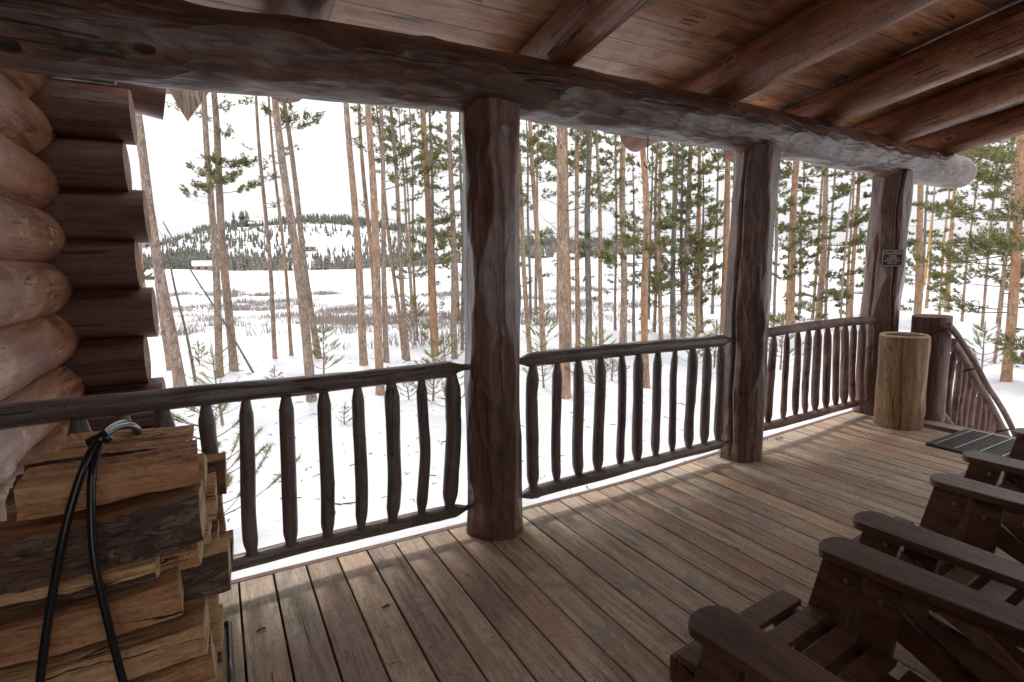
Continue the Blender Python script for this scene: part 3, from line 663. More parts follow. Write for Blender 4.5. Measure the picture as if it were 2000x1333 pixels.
# sign facing the porch, on the front of the third post
dirn = Vector((-.80, -.60, 0)); post3 = Vector((5.35, 2.61, 0))
sp = post3+dirn*.172+Vector((.60, -.80, 0))*.02+Vector((-.0, .0, 1.425)); 
zax = Vector((-.80, -.60, 0)); xax = Vector((.60, -.80, 0)).normalized(); yax = Vector((0, 0, 1))
SM = Matrix(((xax.x, yax.x, zax.x, sp.x), (xax.y, yax.y, zax.y, sp.y), (xax.z, yax.z, zax.z, sp.z), (0, 0, 0, 1)))
sg = empty('caution_sign', sp, 'small brown caution sign with pale lettering screwed to the right hand post', 'sign')
def rrect(w, h, r, n=6):
    o = []
    for cx, cy, a in ((w/2-r, h/2-r, 0), (-w/2+r, h/2-r, PI/2), (-w/2+r, -h/2+r, PI), (w/2-r, -h/2+r, 1.5*PI)):
        o += [(cx+r*math.cos(a+PI/2*k/n), cy+r*math.sin(a+PI/2*k/n)) for k in range(n+1)]
    return o
SW, SH = .158, .148
mb = MB(); mb.prism(rrect(SW, SH, .012), .003, SM); plt = mb.build('plate', M_SIGN, sg)
mb = MB(); a, b = rrect(SW-.008, SH-.008, .011), rrect(SW-.018, SH-.018, .008); nn = len(a)
mb.add([SM @ Vector((x, y, .0022)) for x, y in a+b], [(i, (i+1) % nn, nn+(i+1) % nn, nn+i) for i in range(nn)]); mb.build('border', M_SIGNW, plt)
mb = MB()
for s, size, y in (('CAUTION', .033, .032), ('STEPS', .021, .010), ('SLIPPERY', .021, -.010), ('WHEN WET', .021, -.030), ('OR ICY', .021, -.050)):
    me = txt(s, size); mb.add([SM @ (v.co+Vector((0, y, .0022))) for v in me.vertices], [tuple(p.vertices) for p in me.polygons])
mb.build('lettering', M_SIGNW, plt)

# ------------------------------------------------------------------ firewood
def quarter(name, xr, L, Y, z, h, d, shape, mats, label, seed, tilt=0.0, yaw=0.0):
    """a split billet, local Z along its length; end at xr, running to -X. shape: polygon (y,z) in unit box"""
    rg = np.random.RandomState(seed); nz_ = 26
    P = []
    m_ = []
    for i in range(len(shape)):
        a, b = np.array(shape[i][:2]), np.array(shape[(i+1) % len(shape)][:2]); k = 7
        for t in range(k): P.append(a+(b-a)*t/k); m_.append(shape[i][2])
    P = np.array(P)-.5; n = len(P); nrm = rg.uniform(-1, 1, n)
    V = []; Lz = np.linspace(0, L, nz_)
    ph = rg.uniform(0, 6, 8)
    for i, zz in enumerate(Lz):
        bulge = 1+.04*np.sin(zz*9+ph[0])+.03*np.sin(zz*23+ph[1])
        off = .012*np.sin(zz*6+ph[2]); off2 = .010*np.sin(zz*7.3+ph[3])
        jit = .0016*rg.uniform(-1, 1, (n, 2))+.0028*np.stack([np.sin(np.arange(n)*1.3+zz*8+ph[4]), np.cos(np.arange(n)*1.7+zz*5+ph[5])], -1)
        q = P*np.array([d, h])*bulge+jit+np.array([off, off2]); 
        sk = .004*np.sin(np.arange(n)/n*2*PI+ph[6]) if i in (0, nz_-1) else 0
        V += [(q[k][0], q[k][1], zz+(sk[k] if not np.isscalar(sk) else 0)) for k in range(n)]
    F_ = []; mi = []
    for i in range(nz_-1):
        for k in range(n): F_.append((i*n+k, i*n+(k+1) % n, (i+1)*n+(k+1) % n, (i+1)*n+k)); mi.append(m_[k])
    for e_ in (0, nz_-1):
        b = len(V); ring = V[e_*n:(e_+1)*n]; V += ring+[tuple(np.mean(ring, 0))]
        for k in range(n):
            t = (b+k, b+n, b+(k+1) % n); F_.append(t if e_ == 0 else t[::-1]); mi.append(2)
    p0 = Vector((xr-L, Y+yaw, z-tilt)); p1 = Vector((xr, Y, z))
    zax = (p1-p0).normalized(); yx = Vector((0, 1, 0)); yx = (yx-zax*yx.dot(zax)).normalized(); ux = yx.cross(zax)*-1
    if ux.z < 0: ux = -ux
    M = Matrix(((yx.x, ux.x, zax.x, p0.x), (yx.y, ux.y, zax.y, p0.y), (yx.z, ux.z, zax.z, p0.z), (0, 0, 0, 1)))
    o = mk(name, V, F_, mats, None, M, smooth=False, mi=mi)
    # consistent outward normals
    bm2 = bmesh.new(); bm2.from_mesh(o.data); bmesh.ops.remove_doubles(bm2, verts=bm2.verts[:], dist=1e-6); bmesh.ops.recalc_face_normals(bm2, faces=bm2.faces[:]); bm2.to_mesh(o.data); bm2.free()
    return tag(o, label, 'firewood', 'split logs in the firewood stack')
# polygons (y, z, material): y=0 faces the camera. 0 split face, 1 bark
S_BLOCK = [(0, .05, 0), (1, 0, 0), (1, 1, 0), (0, .95, 0)]
S_WEDGE = [(0, .0, 0), (.9, .1, 0), (1, .75, 1), (.6, 1, 0)]
S_FACEBARK = [(.05, .05, 1), (0, .5, 1), (.06, .98, 0), (1, .9, 0), (1, .1, 0)][::1]
S_TOPB = [(0, 0, 0), (1, 0, 0), (1, .8, 1), (.5, 1, 1), (0, .85, 0)]
S_LOWB = [(0, .45, 1), (.15, .02, 1), (.9, 0, 0), (1, 1, 0), (0, 1, 0)]
MW = [M_SPLIT, M_BARK, M_WEND]; MR = [M_SPLITR, M_BARK, M_WEND]
def at_row(u, v, Y): q = atY(u, v, Y); return q.x, q.z
def billet(u, vt, vb, Y, d, L, shape, mats, label, seed, tilt=0, yaw=0):
    x, zt = at_row(u, vt, Y); _, zb = at_row(u, vb, Y)
    return quarter('split_log', x, L, Y+d/2, (zt+zb)/2, (zt-zb)*.93, d, shape, mats, label, seed, tilt, yaw)
Yf = 1.62
billet(374, 838, 868, 1.95, .11, .33, S_BLOCK, MW, 'long tan billet lying highest, at the back of the firewood stack', 1, -.005)
billet(362, 866, 905, 1.80, .12, .36, S_FACEBARK, [M_SPLITR, M_BARK, M_WEND], 'dark knotty split log just below the topmost tan billet', 2, .0)
billet(383, 893, 961, Yf, .15, .375, S_BLOCK, MR, 'smooth reddish brown billet lying on top of the big bark covered log', 3, -.012)
billet(389, 966, 1072, Yf-.02, .17, .56, S_FACEBARK, MR, 'biggest firewood log, its near side all black bark', 4, .012)
billet(389, 1075, 1118, Yf+.03, .13, .15, S_BLOCK, MR, 'short reddish log end poking out under the biggest bark log', 5)
billet(304, 1083, 1128, Yf-.02, .11, .46, S_LOWB, MW, 'thin pale billet with dark bark underside below the biggest log', 6, .02)
billet(347, 1128, 1205, Yf-.03, .14, .50, S_BLOCK, MR, 'tapered billet with a pale cut tip, two layers below the biggest log', 7, .015)
billet(400, 1212, 1283, Yf-.03, .15, .55, S_BLOCK, MW, 'wide yellowish billet with knots, lowest fully seen in the stack', 8, .012)
billet(415, 1290, 1345, Yf-.01, .15, .55, S_BLOCK, MR, 'reddish billet partly cut off by the bottom of the picture', 9, .01)
# middle row
Ym = 1.80
for k, (u, a, b, Yr, sh, mm, lb) in enumerate([
    (398, 902, 985, Ym, S_WEDGE, MW, 'narrow wedge whose pale end shows right of the reddish top billet'),
    (418, 935, 1020, Ym+.05, S_BLOCK, MW, 'pale square ended billet in the second row beside the big bark log'),
    (404, 985, 1112, Ym-.02, S_WEDGE, MW, 'tall pale wedge end right against the big bark log'),
    (424, 1020, 1085, Ym+.07, S_TOPB, MR, 'grey topped wedge under the pale square ended billet'),
    (446, 1078, 1165, Ym-.08, S_FACEBARK, MW, 'short round log with rough grey bark sticking out of the stack'),
    (455, 1068, 1110, Ym+.10, S_FACEBARK, MR, 'bark sided log behind the rough grey sticking out one'),
    (398, 1150, 1215, Ym-.06, S_BLOCK, MW, 'pale end grain billet under the rough grey bark log'),
    (424, 1165, 1225, Ym+.02, S_BLOCK, MW, 'smooth tan billet end low on the right of the stack'),
    (433, 1222, 1282, Ym, S_BLOCK, MW, 'square tan block end low beside the deck boards'),
    (416, 1262, 1330, Ym-.04, S_WEDGE, MR, 'split end with torn fibres near the bottom of the stack'),
    (438, 888, 965, 2.08, S_FACEBARK, MR, 'bark covered log at the far side of the stack against the railing'),
    (432, 965, 1060, 2.05, S_WEDGE, MR, 'dark wedge leaning behind the second row by the railing'),
    (430, 1290, 1352, Ym+.05, S_TOPB, MW, 'pale billet end at the very foot of the stack')]):
    billet(u, a, b, Yr, .12, .42, sh, mm, lb, 20+k)
# hidden rows that carry the ones in view, down to the deck
rgw = random.Random(5)
for k, (Yr, zt) in enumerate([(1.60, .16), (1.60, .05), (1.76, .16), (1.76, .05)]):
    quarter('split_log', -.12-rgw.uniform(0, .03), .44, Yr+.07, zt, .105, .14, S_BLOCK, MR, 'billets at the foot of the stack resting on the deck', 50+k)
for k, (Yr, zt) in enumerate([(Yr, z) for Yr in (1.96, 2.12) for z in (.05, .16, .27, .38, .49, .60, .71)]):
    quarter('split_log', -.13-rgw.uniform(0, .04), .43, Yr+.05, zt, .108, .13, rgw.choice([S_BLOCK, S_TOPB, S_WEDGE]), rgw.choice([MW, MR]), 'billets in the rear rows of the firewood stack', 60+k)

rk = empty('firewood_rack', (-.3, 1.8, 0), 'black bent pipe firewood rack looping over the log stack', 'rack')
A = [(70, 1400, 1.52), (78, 1333, 1.52), (96, 1200, 1.53), (128, 1030, 1.54), (163, 915, 1.57), (190, 862, 1.63), (215, 836, 1.73), (240, 826, 1.86), (262, 832, 2.0), (275, 850, 2.12), (283, 900, 2.2), (290, 980, 2.22)]
B = [(262, 1400, 1.50), (241, 1333, 1.50), (207, 1200, 1.51), (184, 1090, 1.52), (178, 985, 1.54), (182, 915, 1.57), (197, 865, 1.63), (222, 838, 1.74), (250, 832, 1.87), (268, 842, 2.0), (280, 870, 2.1), (290, 930, 2.16)]
for P_ in (A, B):
    mb = MB(); mb.tube(smooth_pts([atY(*p) for p in P_]), .0092, 12); mb.build('hoop', M_BLACK, rk, smooth=True)
mb = MB(); c = (atY(193, 858, 1.64)); mb.tube([c+Vector((-.02, -.0, -.012)), c+Vector((.022, 0, .008))], .017, 10); mb.build('clamp', M_BLACK, rk, smooth=True)
mb = MB()
for y in (1.52, 2.25): mb.tube([(-.6, y, .012), (-.06, y, .012)], .011, 8)
mb.tube([(-.6, 1.52, .012), (-.6, 2.25, .012)], .011, 8); mb.tube([(-.06, 1.52, .012), (-.06, 2.25, .012)], .011, 8)
mb.build('base_frame', M_BLACK, rk, smooth=True)

# ------------------------------------------------------------------ chairs (face +Y)
def make_chair(loc, label, rz=0):
    e = empty('adirondack_chair', loc, label, 'chair', 'dark wooden armchairs in a row on the deck', rz)
    Ml = Matrix.Translation(loc) @ Matrix.Rotation(rz, 4, 'Z')
    def P(name, mb): return mb.build(name, M_CHAIR, e, M=Ml)
    YZ = lambda x: Matrix(((0, 0, 1, x), (1, 0, 0, 0), (0, 1, 0, 0), (0, 0, 0, 1)))
    for s in (-1, 1):
        # arm: rounded nose, widest at front, narrowing to the back
        ax = s*.295; pl = []
        for k in range(13):
            a = PI*k/12; pl.append((ax+.068*math.cos(a), .045*math.sin(a)+.0))
        pl = pl+[(ax-.066, -.18), (ax-.050+s*.01, -.62), (ax+.035+s*.01, -.64), (ax+.060, -.18)]
        mb = MB(); mb.prism(pl, .026, Matrix.Translation((0, 0, .547)), bev=.004); P('arm', mb)
        mb = MB(); mb.prism([(.022, .532), (-.085, .532), (.02, .0), (.128, .0)], .026, YZ(s*.270), bev=.003); fl = P('front_leg', mb)
        mb = MB(); mb.prism([(-.095, .532), (-.185, .532), (-.165, .28), (-.075, .28)], .024, YZ(s*.270), bev=.003); ab = P('arm_bracket', mb)
        mb = MB(); mb.prism([(-.19, .533), (-.60, .533), (-.60, .512), (-.19, .512)], .020, YZ(s*.262), bev=.002); P('arm_rail', mb)
        mb = MB(); mb.prism([(-.10, .49), (-.10, .395), (-1.0, .0), (-.86, .0), (-.46, .225), (-.19, .43)], .026, YZ(s*.297), bev=.003); P('rear_leg', mb)
        mb = MB(); mb.prism([(.135, .338), (.15, .25), (.11, .22), (-.70, .02), (-.82, .02), (-.80, .06), (-.45, .225)], .026, YZ(s*.236), bev=.003); P('seat_rail', mb)
        for (y, z, pp) in ((-.045, .485, fl), (-.135, .465, ab)):
            xx = s*.270-.0145; mb = MB(); mb.tube([(xx-.004, y, z), (xx+.002, y, z)], .0075, 10); mb.build('bolt', M_BOLT, pp, M=Ml)
    ys = [(.075, .352, 0), (-.012, .352, 0), (-.10, .338, .12), (-.186, .322, .18), (-.272, .304, .2), (-.358, .286, .2), (-.444, .268, .2)]
    for k, (y, z, t) in enumerate(ys):
        mb = MB(); mb.box((0, y+.03, z), (.505, .062, .020), rot=Matrix.Rotation(t, 3, 'X'), bev=.003); P('seat_slat', mb)
    mb = MB(); mb.box((0, .150, .305), (.50, .020, .075), bev=.003); P('apron', mb)
    for k in range(5):
        x = (k-2)*.090; mb = MB(); a = .42; h = .80-.03*abs(k-2)**1.5
        Mx = Matrix.Translation((x*1.05, -.50-.5*h*math.sin(a), .26+.5*h*math.cos(a))) @ Matrix.Rotation(a, 4, 'X') @ Matrix.Rotation(-.05*(k-2), 4, 'Y')
        w2 = .043; pl = [(-w2*.9, -h/2), (w2*.9, -h/2), (w2, h/2-.03), (w2*.6, h/2), (-w2*.6, h/2), (-w2, h/2-.03)]
        mb.prism(pl, .018, Mx @ Matrix(((1, 0, 0, 0), (0, 0, -1, 0), (0, 1, 0, 0), (0, 0, 0, 1))), bev=.002); P('back_slat', mb)
    mb = MB(); mb.box((0, -.66, .53), (.60, .028, .055), bev=.003); P('back_rail', mb)
    return e
make_chair((1.262, .805, 0), 'dark wooden armchair nearest the camera, slatted seat in full view', math.radians(4))
make_chair((2.115, .885, 0), 'dark wooden armchair second from the camera, between two others', math.radians(3))
make_chair((3.12, .965, 0), 'dark wooden armchair farthest along the row, beside the boot grate', math.radians(2))

# ------------------------------------------------------------------ litter on the deck
def crumbs():
    mb = MB(); rg = random.Random(12)
    def chip(x, y, s):
        h = s*.35; n = 5; a0 = rg.uniform(0, 6)
        V = [(x+s*rg.uniform(.5, 1)*math.cos(a0+2*PI*k/n), y+s*rg.uniform(.3, .9)*math.sin(a0+2*PI*k/n), .002) for k in range(n)]+[(x+rg.uniform(-s, s)*.3, y, .002+h)]
        mb.add(V, [(k, (k+1) % n, n) for k in range(n)])
    for (u, v, du, dv, cnt, s) in [(1560, 990, 160, 70, 60, .005), (900, 1200, 260, 70, 60, .0035), (1690, 950, 45, 14, 30, .012), (1715, 848, 25, 4, 10, .016), (1850, 930, 60, 25, 40, .014), (1560, 976, 12, 4, 3, .012), (1455, 1060, 30, 6, 9, .007), (1790, 855, 20, 6, 6, .010), (1885, 905, 20, 8, 8, .014), (780, 1290, 22, 9, 12, .007),
                                   (955, 1238, 8, 12, 7, .005), (1200, 1080, 150, 60, 14, .004), (820, 1195, 10, 5, 4, .006), (1255, 1250, 20, 20, 5, .005), (820, 1080, 14, 4, 5, .006), (1790, 985, 60, 20, 10, .006)]:
        for _ in range(cnt):
            q = atZ(rg.gauss(u, du*.5), rg.gauss(v, dv*.5), 0)
            if q.y < edgeY(q.x)-.05 and q.x < 5.35: chip(q.x, q.y, s*rg.uniform(.4, 1.2))
    o = mb.build('snow_crumbs', simple('crumb_white', (.72, .68, .62), .8)); tag(o, 'scattered white snow crumbs and pale chips on the deck boards', 'crumbs', kind='stuff')
    mb = MB()
    for _ in range(26):
        q = atZ(rg.uniform(1484, 1530), rg.uniform(852, 862), 0); 
        if q.y > edgeY(q.x)-.03: continue
        a = rg.uniform(0, 3); s = rg.uniform(.006, .02); mb.tube([(q.x, q.y, .004), (q.x+s*math.cos(a), q.y+s*math.sin(a), .008)], .0025, 5)
    for u, v in ((502, 1236), (748, 1190)):
        q = atZ(u, v, 0); mb.tube([(q.x, q.y, .006), (q.x+.02, q.y+.006, .008), (q.x+.03, q.y, .006)], .005, 5)
    o = mb.build('wood_litter', M_TWIG); tag(o, 'small brown bark bits and twigs lying on the deck', 'litter', kind='stuff')
crumbs()

# ------------------------------------------------------------------ trees
def blades(C, D, size, nb, wid, rg, spread=1.0):
    """needle tufts: C centres, D directions (N,3)"""
    N = len(C)
    if N == 0: return np.zeros((0, 3)), np.zeros((0, 3), int)
    C = np.repeat(C, nb, 0); D = np.repeat(D, nb, 0)
    d = D+rg.normal(0, .62*spread, D.shape); d /= np.linalg.norm(d, axis=1)[:, None]
    base = C+D*rg.uniform(-.5, .5, (len(C), 1))*size
    s = rg.normal(0, 1, d.shape); s -= d*(s*d).sum(1)[:, None]; s /= np.linalg.norm(s, axis=1)[:, None]
    ln = size*rg.uniform(.7, 1.25, (len(C), 1))
    V = np.stack([base-s*wid/2, base+s*wid/2, base+d*ln], 1).reshape(-1, 3)
    return V, np.arange(len(V)).reshape(-1, 3)
class Twigs:
    def __init__(s): s.V = []; s.F = []; s.n = 0
    def seg(s, P, r, k=4):
        P = np.asarray(P, float); n = len(P); t = np.gradient(P, axis=0); t /= np.linalg.norm(t, axis=1)[:, None]+1e-9
        a = np.array([0, 0, 1.]) if abs(t[0][2]) < .8 else np.array([1., 0, 0])
        x = np.cross(a, t); x /= np.linalg.norm(x, axis=1)[:, None]+1e-9; y = np.cross(t, x)
        an = 2*PI*np.arange(k)/k; r = np.asarray(r)
        V = P[:, None, :]+(x[:, None, :]*np.cos(an)[None, :, None]+y[:, None, :]*np.sin(an)[None, :, None])*r[:, None, None]
        i = np.arange(n-1)[:, None]*k; j = np.arange(k)[None, :]; j2 = (j+1) % k
        s.V.append(V.reshape(-1, 3)); s.F.append(np.stack([i+j, i+j2, i+k+j2, i+k+j], -1).reshape(-1, 4)+s.n); s.n += n*k
    def get(s): return np.vstack(s.V), np.vstack(s.F)

def pine(label, ub, vb, ut, vt, wpx, kind, fol, seed, D=None, H=None, crown=True, crook=0.0, group='pine trees standing in the snow'):
    """fol: list of (v_top, v_bottom, n_branches, length_m, tufts per m, lift). base pixel, a second pixel on the trunk axis, trunk width in px at mid height"""
    rg = np.random.RandomState(seed)
    if D is None:
        # depth where the base pixel meets the snow
        D = 12.
        for _ in range(30):
            p = atD(ub, vb, D); g_ = G(p.x, p.y); d = ray(ub, vb); D = (g_-CAMH)/d.z if d.z < -.02 else D; D = min(D, 60)
    pb = atD(ub, vb, D); pt = atD(ut, vt, D); ax = (pt-pb)/(pt.z-pb.z)
    gz = G(pb.x, pb.y); base = pb+ax*(gz-.15-pb.z); base.z = gz-.15
    base = Vector((base.x, base.y, gz-.15))
    H = H or rg.uniform(12, 15); r = wpx*D/FPX/2*(1/ray(ub, vb).length)*(.84 if ub < 800 else .93)
    n = 40; t = np.linspace(0, 1, n); z = t*H
    zr = (pb.z+pt.z)/2-base.z
    rad = r*(1-t)**.55/(1-min(zr/H, .8))**.55; rad = rad*(1+.22*np.exp(-z/.18)); rad = np.maximum(rad, .01)
    wx = .03*np.sin(z*.9+rg.uniform(0, 6))+crook*np.sin(z*1.35+rg.uniform(0, 6)); wy = .03*np.sin(z*.7+rg.uniform(0, 6))+crook*np.sin(z*1.1)
    # keep the axis through both sighted points
    zb_, zt_ = pb.z-base.z, pt.z-base.z
    for w_ in (wx, wy):
        a, b = np.interp([zb_, zt_], z, w_); w_ -= a+(b-a)*np.clip((z-zb_)/(zt_-zb_), -.5, 1.5)
    cx = ax.x*z+wx; cy = ax.y*z+wy; k = 18; th = np.linspace(0, 2*PI, k, endpoint=False)
    nn = 1+.05*np.sin(3*th[None, :]+z[:, None]*1.1)+.04*rg.normal(0, 1, (n, k))
    V = np.stack([cx[:, None]+rad[:, None]*nn*np.cos(th), cy[:, None]+rad[:, None]*nn*np.sin(th), np.tile(z[:, None], (1, k))], -1).reshape(-1, 3)
    i = np.arange(n-1)[:, None]*k; j = np.arange(k)[None, :]; j2 = (j+1) % k
    Q = np.stack([i+j, i+j2, i+k+j2, i+k+j], -1).reshape(-1, 4)
    e = empty('pine_tree', base, label, 'tree', group)
    MM = Matrix.Translation(base)
    mk('trunk', V, Q, BARK[kind], e, MM, smooth=True)
    tw = Twigs(); Cs = []; Ds = []
    def axis(zz): return np.array([np.interp(zz, z, cx), np.interp(zz, z, cy), zz])
    def branch(zz, L, dens, lift, thick=1.0, az=None):
        az = rg.uniform(0, 2*PI) if az is None else az; o = axis(zz); d = np.array([math.cos(az), math.sin(az), 0]); m = 8; s = np.linspace(0, 1, m)
        side = np.array([-d[1], d[0], 0])*rg.uniform(-.25, .25)
        P = o+d*(L*s)[:, None]+side*(L*s**2)[:, None]+np.array([0, 0, 1])*(L*(lift*s+rg.uniform(-.05, .35)*s**2))[:, None]+rg.normal(0, .012*L, (m, 3))*s[:, None]
        tw.seg(P, (.009*L+.003)*thick*(1-s*.75))
        if dens <= 0:
            for _ in range(rg.randint(0, 3)):
                q = rg.uniform(.4, .9); a = P[int(q*(m-1))]; dd = d+rg.normal(0, .7, 3); dd /= np.linalg.norm(dd); tw.seg([a, a+dd*.12*L, a+dd*.25*L+[0, 0, .02]], [.004, .003, .002], 3)
            return
        ns = max(4, int(L*8))
        for _ in range(ns):
            q = rg.uniform(.35, 1.); a = P[0]+0; i_ = min(int(q*(m-1)), m-2); a = P[i_]+(P[i_+1]-P[i_])*(q*(m-1)-i_)
            dd = d*.6+np.array([-d[1], d[0], 0])*rg.uniform(-1, 1)+np.array([0, 0, rg.uniform(-.1, .45)]); dd /= np.linalg.norm(dd); l2 = L*rg.uniform(.18, .42)
            ss = np.linspace(0, 1, 4); P2 = a+dd*(l2*ss)[:, None]+np.array([0, 0, 1])*(l2*.25*ss**2)[:, None]; tw.seg(P2, .003*(1.2-ss), 3)
            nt_ = max(2, int(l2*dens*2.4))
            qs = rg.uniform(.35, 1.05, nt_)
            for q2 in qs:
                c = a+dd*l2*q2+np.array([0, 0, l2*.25*q2**2])+rg.normal(0, .035, 3); Cs.append(c); Ds.append(dd*.7+rg.normal(0, .35, 3)+np.array([0, 0, .25]))
    for (va, vb_, nb, L, dens, lift) in fol:
        za = atD(ut, va, D).z-base.z; zb = atD(ut, vb_, D).z-base.z
        for _ in range(int(nb*(1.15 if ub < 910 else 1.2))): branch(rg.uniform(min(za, zb), max(za, zb)), L*rg.uniform(.55, 1.2), dens, lift+rg.uniform(-.15, .15))
    if crown:
        z0 = max(zt_+.8, H*.55)
        for q in np.linspace(0, 1, 16): branch(z0+(H*.99-z0)*q, (1.5-1.1*q)*rg.uniform(.7, 1.15), 14, .25)
    for _ in range(5): branch(rg.uniform(1.5, max(2., zt_)), rg.uniform(.15, .5), 0, rg.uniform(-.2, .3), .6)
    V, F_ = tw.get(); br_ = mk('branches', V, F_, M_TWIG, e, MM)
    if Cs:
        C = np.array(Cs); Dd = np.array(Ds); Dd /= np.linalg.norm(Dd, axis=1)[:, None]
        sc_ = max(1., D/16); V, F_ = blades(C, Dd, .068*sc_**.4, 14, .0140*sc_**.6, rg); mk('needles', V, F_, M_NEED, br_, MM)
    return e

